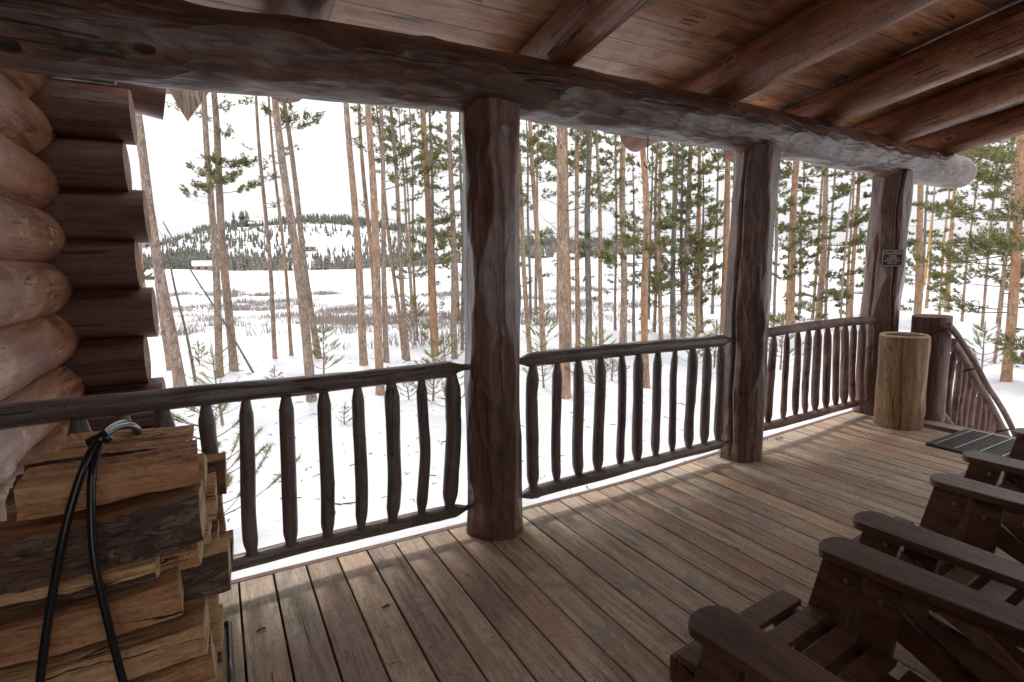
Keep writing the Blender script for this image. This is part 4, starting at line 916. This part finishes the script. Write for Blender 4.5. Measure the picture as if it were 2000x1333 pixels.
LOW = 16
T = [
 # left opening
 ('thick scaly leaning pine right against the cut ends of the cabin corner', 352, 757, 267, 208, 24, 'g', [], {}),
 ('scaly pine trunk half hidden behind the thick leaning one by the cabin corner', 333, 722, 290, 400, 15, 'g', [], {}),
 ('left pine of the close pair near the cabin corner, flat needle cluster behind it', 429, 736, 398, 194, 16, 'g', [(330, 390, 6, .75, 26, .15), (205, 262, 5, .75, 14, .0)], {}),
 ('right pine of the close pair near the cabin corner, wider at its foot', 457, 724, 418, 185, 18, 'g', [(325, 385, 7, .8, 26, .1), (200, 240, 3, .7, 12, .1)], {}),
 ('slender bare pine rising straight behind a tiny seedling, left opening', 537, 700, 500, 190, 9, 'g', [(225, 440, 8, .55, 9, .1)], {}),
 ('very thin reddish pine just left of the thick forked looking pair', 569, 694, 525, 194, 7, 't', [(230, 400, 7, .6, 10, .1)], {}),
 ('thick leaning grey pine whose foot shows below the railing, left opening', 609, 783, 538, 205, 20, 'g', [], {}),
 ('pine crossing behind the thick leaning grey one, needles near its top', 622, 700, 557, 215, 13, 'g', [(225, 270, 7, .75, 20, .1)], {}),
 ('straight tan grey pine in the middle of the left opening, dead twig on its left', 711, 713, 676, 210, 16, 't', [(215, 300, 3, .4, 6, .2)], {}),
 ('thin pine leaning behind the thick tan trunk, left opening', 737, 690, 701, 210, 10, 't', [(225, 420, 4, .5, 8, .2)], {}),
 ('thick tan pine reaching down below the rail, left opening', 743, 771, 719, 213, 17, 't', [], {}),
 ('narrow grey pine just right of the thick tan trunk', 755, 708, 744, 217, 11, 'g', [(230, 420, 6, .6, 11, .1)], {}),
 ('pine leaning left to right between the narrow grey and the orange trunk', 797, 706, 764, 222, 10, 'g', [(235, 560, 12, .8, 15, .15)], {}),
 ('short leaning reddish pine crossing behind its neighbour, left opening', 790, 703, 755, 422, 9, 't', [], dict(H=9)),
 ('bright orange pine left of the first post', 850, 696, 826, 224, 14, 'o', [(430, 505, 8, .85, 26, .1), (560, 680, 6, .5, 16, .2)], {}),
 ('dark slim pine tucked behind the bright orange one', 852, 672, 839, 226, 7, 'd', [(235, 540, 13, .9, 17, .1)], {}),
 ('grey tan pine with bushy needles, nearest the first post on its left', 888, 701, 876, 229, 11, 'g', [(235, 520, 15, .75, 17, .1)], {}),
 ('thin pine almost hidden by the left edge of the first post', 903, 684, 898, 231, 6, 'd', [(240, 640, 12, .7, 14, .1)], {}),
 # middle opening
 ('slim pine emerging from behind the right edge of the first post', 1035, 688, 1016, 340, 9, 't', [(300, 470, 6, .6, 12, .1)], {}),
 ('second slim leaning pine right of the first post', 1062, 688, 1036, 255, 10, 't', [(255, 420, 14, .8, 17, .0)], {}),
 ('thickest scaly tan pine in the middle opening', 1104, 776, 1097, 255, 22, 't', [(258, 420, 6, .9, 9, .2), (400, 540, 5, .9, 0, .3)], {}),
 ('thin orange pine peeping out behind the thickest tan one', 1113, 680, 1108, 420, 7, 'o', [], {}),
 ('grey tan pine with one needle whorl, next right of the thickest', 1129, 680, 1127, 259, 9, 't', [(262, 400, 9, .7, 14, .1), (545, 575, 3, .45, 22, .1)], {}),
 ('smooth grey pine, greyest trunk of the middle opening', 1150, 678, 1152, 263, 12, 'd', [(265, 400, 8, .7, 14, .1)], {}),
 ('slim pine with mid height bushy branch, right of the smooth grey trunk', 1175, 674, 1165, 267, 8, 't', [(270, 420, 8, .8, 15, .1), (450, 510, 5, .7, 26, .1), (560, 600, 3, .4, 14, -.1)], {}),
 ('straight warm brown pine in the centre of the middle opening', 1217, 672, 1218, 271, 13, 't', [(275, 420, 6, .9, 7, .25), (560, 600, 2, .4, 12, .1)], {}),
 ('thin dark sapling like pine beside the crooked orange trunk', 1238, 667, 1237, 358, 5, 'd', [(358, 660, 20, .55, 20, .1)], dict(H=7, crown=False)),
 ('crooked orange pine standing under the hook', 1263, 758, 1254, 280, 14, 'o', [(440, 520, 7, .8, 26, .05), (285, 400, 4, .7, 12, .1)], dict(crook=.03)),
 ('slim brown pine right of the crooked orange one', 1291, 663, 1290, 300, 8, 't', [(300, 640, 22, 1.1, 16, .0)], {}),
 ('grey pine left of a crossing pair, middle opening', 1316, 661, 1322, 292, 9, 'd', [(295, 640, 20, 1.0, 15, .0)], {}),
 ('faint thin pine between the two crossing grey ones', 1334, 655, 1333, 300, 6, 'd', [(300, 560, 12, .9, 15, .0)], {}),
 ('grey pine leaning left, right one of the crossing pair', 1335, 657, 1349, 292, 11, 'g', [(295, 640, 16, 1.0, 15, .0)], {}),
 ('slim pine orange at its foot and grey above, near the middle post', 1363, 653, 1367, 296, 7, 'o', [(310, 600, 16, .9, 17, .1), (400, 440, 5, .8, 26, .1)], {}),
 ('very thin bushy pine left of the middle post', 1371, 651, 1373, 300, 5, 'd', [(430, 645, 22, .9, 20, .0)], dict(H=8)),
 ('orange pine touching the left edge of the middle post', 1414, 650, 1422, 304, 14, 'o', [(300, 420, 7, .9, 16, .0)], {}),
 # right opening
 ('pale orange barkless looking pine, leftmost of the third opening', 1542, 640, 1556, 326, 14, 'o', [(320, 640, 20, 1.3, 16, .0)], {}),
 ('grey brown pine in the centre of the third opening', 1599, 632, 1614, 333, 13, 't', [(330, 630, 26, 1.4, 16, .0)], {}),
 ('orange brown pine left of the sign post', 1661, 625, 1678, 345, 9, 'o', [(345, 620, 26, 1.2, 17, .0)], {}),
 ('faint far pine left of the pale orange one', 1512, 620, 1516, 330, 5, 'd', [(330, 600, 16, 1.1, 15, .0)], {}),
 # right of post 3
 ('orange pine just right of the sign post', 1790, 645, 1798, 368, 15, 'o', [(372, 640, 10, 1.0, 15, .0)], {}),
 ('thin pine with a torn bright yellow strip, right of the sign post', 1809, 605, 1825, 373, 6, 't', [(372, 600, 14, 1.1, 15, .0)], {}),
 ('tan pine above the short flat topped post', 1849, 610, 1864, 373, 10, 'o', [(372, 600, 14, 1.0, 16, .0)], {}),
 ('thickest orange pine at the far right with drooping branches', 1965, 745, 1991, 350, 22, 'o', [(300, 720, 25, 1.5, 15, -.05)], {}),
 ('thin pine half hidden behind drooping branches at the right', 1942, 710, 1960, 559, 7, 't', [(450, 700, 15, 1.2, 16, -.05)], dict(H=8)),
 ('pine outside the right edge whose branches reach into view', 2060, 700, 2075, 300, 14, 't', [(300, 690, 18, 1.8, 15, -.05)], {}),
 ('small grey pine seen between the cut log ends and the thick leaning pine', 281, 565, 272, 440, 8, 'o', [(450, 560, 14, .9, 22, .0)], dict(H=8, D=30, crown=False)),
]
for k, (lb, ub, vb, ut, vt, wd, kd, fol, kw) in enumerate(T):
    pine(lb, ub, vb, ut, vt, wd, kd, fol, 300+k, **kw)
rgb = random.Random(21)
for k in range(30):
    if k < 5: u, lb, bay = rgb.uniform(790, 895), 'thin far pine in the stand behind the front trees, left opening', 'l'
    elif k < 17: u, lb, bay = 1025+(k-5)*33+rgb.uniform(-12, 12), 'thin far pine in the stand behind the front trees, middle opening', 'm'
    elif k < 25: u, lb, bay = 1515+(k-17)*24+rgb.uniform(-9, 9), 'thin far pine in the stand behind the front trees, right opening', 'r'
    else: u, lb, bay = 1785+(k-25)*42+rgb.uniform(-12, 12), 'thin far pine in the stand beyond the stair railing', 's'
    D_ = rgb.uniform(21, 36); d = ray(u, 600); q = CAM+d*D_; vb = 666.5-FPX*((Vector((q.x, q.y, G(q.x, q.y)))-CAM).dot(_U)/(Vector((q.x, q.y, G(q.x, q.y)))-CAM).dot(_F))
    lean = -(u-1124)/8000*260+rgb.uniform(-6, 6)
    pine(lb, u, vb, u-lean, vb-260, rgb.uniform(3.5, 6.5), rgb.choice('gtdgo'), [(320, vb-60, 7, 1.1, 9, .0)], 700+k, D=D_, group='thin far pines behind the front trees')
# torn yellow strip
mb = MB(); D_ = 24.
mb.tube([atD(1822, 400, 20), atD(1815, 470, 20), atD(1808, 540, 20), atD(1802, 572, 20)], [.008, .035, .05, .02], 6)
tag(mb.build('torn_bark_strip', M_YEL), 'bright yellow torn wood strip hanging beside the orange pine right of the sign post', 'torn wood')
# leaning dead poles
for lb, p, q, r in (('dead grey pole leaning from the cabin corner down to the right', (318, 433), (494, 699), .032),
                    ('thin bare dead stem leaning beside the thick scaly pine', (322, 459), (380, 724), .038)):
    D_ = 14 if r < .035 else 13
    a = atD(p[0], p[1], D_*.98); b = atD(q[0], q[1], D_); b.z = G(b.x, b.y)-.05 if abs(b.z-G(b.x, b.y)) < .6 else b.z
    mb = MB(); mb.tube(smooth_pts([b, a.lerp(b, .66)+Vector((.02, 0, .01)), a.lerp(b, .33)-Vector((.02, 0, .01)), a], 5), [r-(r*.6)*i/15 for i in range(16)], 8)
    rg = random.Random(int(r*1000))
    for _ in range(9):
        c = a.lerp(b, rg.uniform(.05, .6)); d = Vector((rg.uniform(-1, 1), rg.uniform(-1, 1), rg.uniform(-.2, 1))).normalized()*rg.uniform(.15, .4)
        mb.tube([c, c+d*.5, c+d+Vector((0, 0, -.03))], [.006, .004, .002], 4)
    tag(mb.build('dead_tree', B_DRAB, smooth=True), lb, 'dead tree')

# saplings
def sapling(label, u, v, D, h, seed, wid=.008, dens=1.0, nl=.07):
    rg = np.random.RandomState(seed); p = atD(u, v, D); gz = G(p.x, p.y); base = Vector((p.x, p.y, gz-.03)); tw = Twigs(); Cs = []; Ds = []
    s = np.linspace(0, 1, 8); P = np.stack([.03*np.sin(s*3+seed), .03*np.cos(s*2+seed), s*h], -1); P -= P[0]; 
    e = empty('pine_sapling', base, label, 'sapling', 'young pines growing in the snow'); MM = Matrix.Translation(base)
    tt = Twigs(); tt.seg(P, .022*h**.5*(1.1-s), 7); V, F_ = tt.get(); mk('stem', V, F_, B_GREY, e, MM, smooth=True)
    nw = int(3+h*4)
    for w_ in range(nw):
        q = .15+.8*w_/nw; o = np.array([np.interp(q, s, P[:, i]) for i in range(3)])
        for _ in range(rg.randint(3, 6)):
            az = rg.uniform(0, 6.3); L = h*(.48-.36*q)*rg.uniform(.6, 1.2); d = np.array([math.cos(az), math.sin(az), 0]); ss = np.linspace(0, 1, 6)
            B_ = o+d*(L*ss)[:, None]+np.array([0, 0, 1])*(L*(.25*ss+.35*ss**2))[:, None]; tw.seg(B_, .005*(1.3-ss), 4)
            for c in np.arange(.62, 1.05, .045/max(L, .08)/dens):
                Cs.append([np.interp(c, ss, B_[:, i]) for i in range(3)]); Ds.append(d*.7+np.array([0, 0, .7]))
    for c in np.arange(.75, 1.02, .05/h): Cs.append([np.interp(c, s, P[:, i]) for i in range(3)]); Ds.append([0, 0, 1.])
    V, F_ = tw.get(); br_ = mk('branches', V, F_, M_TWIG, e, MM)
    C = np.array(Cs); Dd = np.array(Ds); Dd /= np.linalg.norm(Dd, axis=1)[:, None]
    V, F_ = blades(C, Dd, nl*.8, 22, wid*.95, rg, 1.1); mk('needles', V, F_, M_NEEDB, br_, MM)
for a in [('nearest young pine with long needles, seen through the railing beside the firewood', 425, 960, 5.4, 1.55, 1, .0045, 1.8, .095),
          ('young pine rising behind the top rail above the firewood', 425, 725, 9.5, 1.5, 2, .004, .7, .09),
          ('tiny seedling at the foot of the slender bare pine', 540, 745, 12, .62, 3, .007, 1, .07),
          ('tiny seedling poking from the snow between two balusters left of centre', 672, 800, 9.6, .40, 4, .005, 1, .06),
          ('bright green bushy young pine right of the thick leaning grey trunk', 632, 722, 14, 1.35, 5, .009, 1.2, .09),
          ('small young pine behind the rail under the bright orange trunk', 845, 760, 10.5, 1.1, 6, .006, 1, .08),
          ('young pine left of the first post, lower needles behind balusters', 872, 790, 9.5, 1.5, 7, .006, 1, .08),
          ('low seedling seen through the balusters left of the first post', 798, 770, 11, .6, 8, .006, 1, .07),
          ('young pine just right of the first post below the rail', 1062, 745, 11.5, 1.1, 9, .006, 1, .08),
          ('bushy young pine between balusters under the smooth grey trunk', 1165, 760, 11, 1.35, 10, .007, 1.2, .09),
          ('low young pine under the warm brown trunk of the middle opening', 1195, 745, 12, .8, 11, .007, 1, .08),
          ('yellow green young pine left of the thin crossing trunks', 1355, 720, 13.5, 1.5, 12, .009, 1.2, .09),
          ('young pine seen between balusters near the middle post', 1395, 705, 14.5, 1.3, 13, .009, 1, .09),
          ('young pine behind the reddish stick railing', 1525, 700, 14, 1.5, 14, .009, 1, .09),
          ('green young pine to the right of the stair handrail', 1915, 745, 12.5, 1.2, 15, .008, 1.2, .09),
          ('small seedling in front of the close pair of pines by the cabin corner', 390, 705, 15, .7, 16, .009, 1, .08),
          ('lone little pine out on the slope left of the orange trunk', 810, 665, 19, 1.9, 17, .012, 1, .1),
          ('little pine on the slope under the pale scrub, right of the first post', 1058, 680, 18, 1.5, 18, .011, 1, .1)]:
    sapling(*a)

# willow scrub
def scrub():
    rg = np.random.RandomState(9); Vs = []; n = 0
    clumps = []
    for _ in range(2600):
        u = rg.uniform(255, 1600); v = 563+130*rg.rand()**1.25
        if u > 950 and rg.rand() < .45: continue
        D = 30.
        for _k in range(25):
            q = CAM+ray(u, v)*D; d = ray(u, v); D = min(D*.5+.5*(G(q.x, q.y)-CAMH)/min(d.z, -.01), 110)
        q = CAM+ray(u, v)*D; x, y = q.x, q.y
        if D < 19: continue
        dens = .5+.22*math.sin(x*.21+1.7*math.sin(y*.17))+.22*math.sin(y*.23+1.3*math.sin(x*.11+1))+.18*math.sin(x*.53+y*.41)*math.sin(y*.37-x*.2)
        dens += rg.normal(0, .13)
        if dens < .66+.10*(v > 640)+.05*(u > 950): continue
        clumps.append((x, y, D))
    for u, v, D in ((435, 600, 30), (480, 612, 28), (560, 598, 33), (520, 640, 24), (640, 610, 30), (670, 600, 32), (900, 640, 26), (1190, 622, 30), (1210, 630, 28), (1320, 640, 26), (1180, 604, 40), (395, 590, 60), (365, 588, 60)):
        q = CAM+ray(u, v)*D; clumps.append((q.x, q.y, D))
    for x, y, D in clumps:
        z = G(x, y); rad = rg.uniform(.35, .9)*(1+D/70); h = rg.uniform(.25, .6)*(1+D/60); m = int(40+rg.rand()*50)
        a = rg.uniform(0, 2*PI, m); rr_ = rad*np.sqrt(rg.rand(m)); bx, by = x+rr_*np.cos(a)*1.5, y+rr_*np.sin(a); hh = h*(1-.6*(rr_/rad)**2)*rg.uniform(.6, 1.1, m)
        wd = .006+.0005*D; lean = rg.normal(0, .3, (m, 2)); b = rg.uniform(0, PI, m)
        P0 = np.stack([bx-wd*np.cos(b), by-wd*np.sin(b), np.full(m, z-.05)], -1); P1 = np.stack([bx+wd*np.cos(b), by+wd*np.sin(b), np.full(m, z-.05)], -1); P2 = np.stack([bx+lean[:, 0]*hh, by+lean[:, 1]*hh, z+hh], -1)
        Vs.append(np.stack([P0, P1, P2], 1).reshape(-1, 3))
    V = np.vstack(Vs); o = mk('willow_scrub', V, np.arange(len(V)).reshape(-1, 3), M_SCRUB); tag(o, 'low greyish mauve bare willow scrub poking through the snowfield', 'scrub', kind='stuff')
scrub()

def snow_litter():
    rg = random.Random(77); mb = MB()
    for _ in range(520):
        u = rg.uniform(330, 1450); D = rg.uniform(5.5, 17); d = ray(u, 700); q = CAM+d*D
        if q.y < 3.4: continue
        z = G(q.x, q.y)+.004; a = rg.uniform(0, 6.3); L = rg.choice([.03, .05, .08, .16])*rg.uniform(.6, 1.4); r = .003+L*.03
        mb.tube([(q.x, q.y, z), (q.x+L*.5*math.cos(a), q.y+L*.5*math.sin(a), z+.01), (q.x+L*math.cos(a+.4), q.y+L*math.sin(a+.4), z)], [r, r, r*.5], 3)
    tag(mb.build('needle_litter', M_TWIG), 'fallen twigs and bark bits strewn on the snow under the pines', 'litter', kind='stuff')
snow_litter()

# far woodland on the hill and round the field
def cone_trees(pts, seed, mat, name, label, wfac=.22):
    rg = np.random.RandomState(seed); Vs = []; Fs = []; n = 0; k = 5
    for x, y, h in pts:
        z = G(x, y)-.3; a0 = rg.uniform(0, 6)
        for t in range(4):
            zb = z+h*(.10+.22*t); zt = z+h*min(1., .45+.2*t); r = h*wfac*(1-.22*t)*rg.uniform(.7, 1.2); an = a0+t+2*PI*np.arange(k)/k
            rr_ = r*rg.uniform(.6, 1.25, k); V = np.stack([x+rr_*np.cos(an), y+rr_*np.sin(an), np.full(k, zb)+rg.uniform(-.06, .06, k)*h], -1); V = np.vstack([V, [[x, y, zt]]])
            F_ = np.array([(i, (i+1) % k, k) for i in range(k)])+n; Vs.append(V); Fs.append(F_); n += k+1
    o = mk(name, np.vstack(Vs), np.vstack(Fs), mat); tag(o, label, 'woodland', kind='stuff')
def hillpts(n, u0, u1, r0, r1, h0, h1, seed, clump=0.):
    rg = np.random.RandomState(seed); P = []
    while len(P) < n:
        u = rg.uniform(u0, u1); r = rg.uniform(r0, r1); az = _azof(u, 490); x, y = r*math.sin(az), r*math.cos(az)
        if clump and .5+.5*math.sin(x*.045+3*math.sin(y*.02))*math.sin(y*.03+x*.012) < clump*rg.uniform(.3, 1.3): continue
        P.append((x, y, rg.uniform(h0, h1)))
    return P
P = hillpts(1500, 300, 1000, 430, 715, 3.5, 8, 1, .55)+hillpts(420, 540, 920, 655, 735, 8, 13, 2)+hillpts(260, 380, 540, 690, 725, 4, 9, 3)+hillpts(430, 430, 930, 405, 480, 5, 12, 4, .5)+hillpts(330, 200, 430, 405, 520, 5, 11, 5, .3)+hillpts(9, 460, 490, 700, 712, 16, 22, 6)
P += hillpts(420, 1000, 1230, 560, 640, 8, 12, 7)+hillpts(260, 1000, 1400, 410, 520, 4, 9, 8, .4)+hillpts(420, 1230, 2300, 640, 740, 4, 7, 9, .3)+hillpts(120, 1500, 2100, 300, 430, 2, 5, 10, .6)
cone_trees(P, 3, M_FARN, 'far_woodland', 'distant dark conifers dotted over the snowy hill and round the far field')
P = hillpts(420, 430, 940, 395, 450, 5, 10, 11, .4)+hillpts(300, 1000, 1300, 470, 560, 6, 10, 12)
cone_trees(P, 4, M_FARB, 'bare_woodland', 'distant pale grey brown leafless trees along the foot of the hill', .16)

# far buildings, cars, water
def cabin(label, u, r, wd, dp, h, rh, name='distant_cabin'):
    az = _azof(u, 520); x, y = r*math.sin(az), r*math.cos(az); z = G(x, y)-.2; e = empty(name, (x, y, z), label, 'cabin', rz=-az)
    Ml = Matrix.Translation((x, y, z)) @ Matrix.Rotation(-az, 4, 'Z')
    mb = MB(); mb.box((0, 0, h/2), (wd, dp, h)); mb.prism([(-dp/2, 0), (dp/2, 0), (0, rh*.9)], wd*.98, Ml.inverted() @ Ml @ Matrix(((0, 0, 1, 0), (1, 0, 0, 0), (0, 1, 0, h), (0, 0, 0, 1)))); mb.build('wall', M_CABW, e, M=Ml)
    mb = MB(); o_ = 1.0
    for s in (-1, 1):
        mb.add([(-wd/2-o_, s*(dp/2+o_), h-.3), (wd/2+o_, s*(dp/2+o_), h-.3), (wd/2+o_, 0, h+rh), (-wd/2-o_, 0, h+rh), (-wd/2-o_, s*(dp/2+o_), h+.4), (wd/2+o_, s*(dp/2+o_), h+.4), (wd/2+o_, 0, h+rh+.7), (-wd/2-o_, 0, h+rh+.7)],
               [(0, 1, 2, 3), (7, 6, 5, 4), (0, 4, 5, 1), (1, 5, 6, 2), (3, 7, 4, 0)])
    mb.build('roof', M_SNOW, e, M=Ml)
    for k in range(3):
        mb = MB(); mb.box((-wd*.3+k*wd*.3, -dp/2-.05, h*.5), (wd*.12, .1, h*.4)); mb.build('window', M_GLASSD, e, M=Ml)
cabin('distant brown cabin with a snowy roof at the foot of the hill, left opening', 402, 385, 13, 8, 2.8, 2.6)
cabin('distant cabin with snowy roof halfway up the wooded hill', 602, 520, 15, 8, 3, 2.2)
cabin('tiny cabin on the crest of the hill', 506, 700, 14, 8, 3, 1.6)
cabin('tiny orange brown cabin across the field behind the thickest tan pine', 1118, 300, 6, 4, 2.2, 1.0)
def far_car(label, u, v_, r):
    az = _azof(u, 510); x, y = r*math.sin(az), r*math.cos(az); z = G(x, y); e = empty('parked_car', (x, y, z), label, 'car', 'cars on the far road', rz=-az)
    Ml = Matrix.Translation((x, y, z)) @ Matrix.Rotation(-az, 4, 'Z')
    mb = MB(); mb.prism([(-2.3, .4), (2.3, .4), (2.3, .95), (1.3, 1.05), (.8, 1.6), (-1.5, 1.6), (-2.2, 1.0)], 1.8, Matrix(((1, 0, 0, 0), (0, 0, 1, 0), (0, 1, 0, 0), (0, 0, 0, 1)))); mb.build('body', M_CARP, e, M=Ml)
    for sx in (-1.4, 1.4):
        mb = MB(); mb.tube([(sx, -.95, .35), (sx, .95, .35)], .35, 10); mb.build('wheel', M_GRATE, e, M=Ml)
for lb, u, r in (('dark far car on the road, seen right of the first post', 1038, 330), ('dark far car beside the thickest tan pine', 1062, 330), ('far dark car seen by the smooth grey trunk', 1141, 335), ('far dark car in the middle opening under the dense needles', 1253, 340), ('far dark car just right of the crooked orange pine', 1272, 340)):
    far_car(lb, u, 512, r)
def strip(name, us, r0, r1, mat, lift=.12):
    V = []; 
    for u in us:
        az = _azof(u, 520)
        for r in (r0, r1): V.append((r*math.sin(az), r*math.cos(az), G(r*math.sin(az), r*math.cos(az))+lift))
    F_ = [(2*i, 2*i+1, 2*i+3, 2*i+2) for i in range(len(us)-1)]
    tag(mk(name, V, F_, mat), kind='structure')
strip('road', list(range(1000, 1480, 20)), 336, 341, M_IRON, .5)
strip('pond', list(range(1620, 1712, 8)), 96, 118, M_WATER, .10)
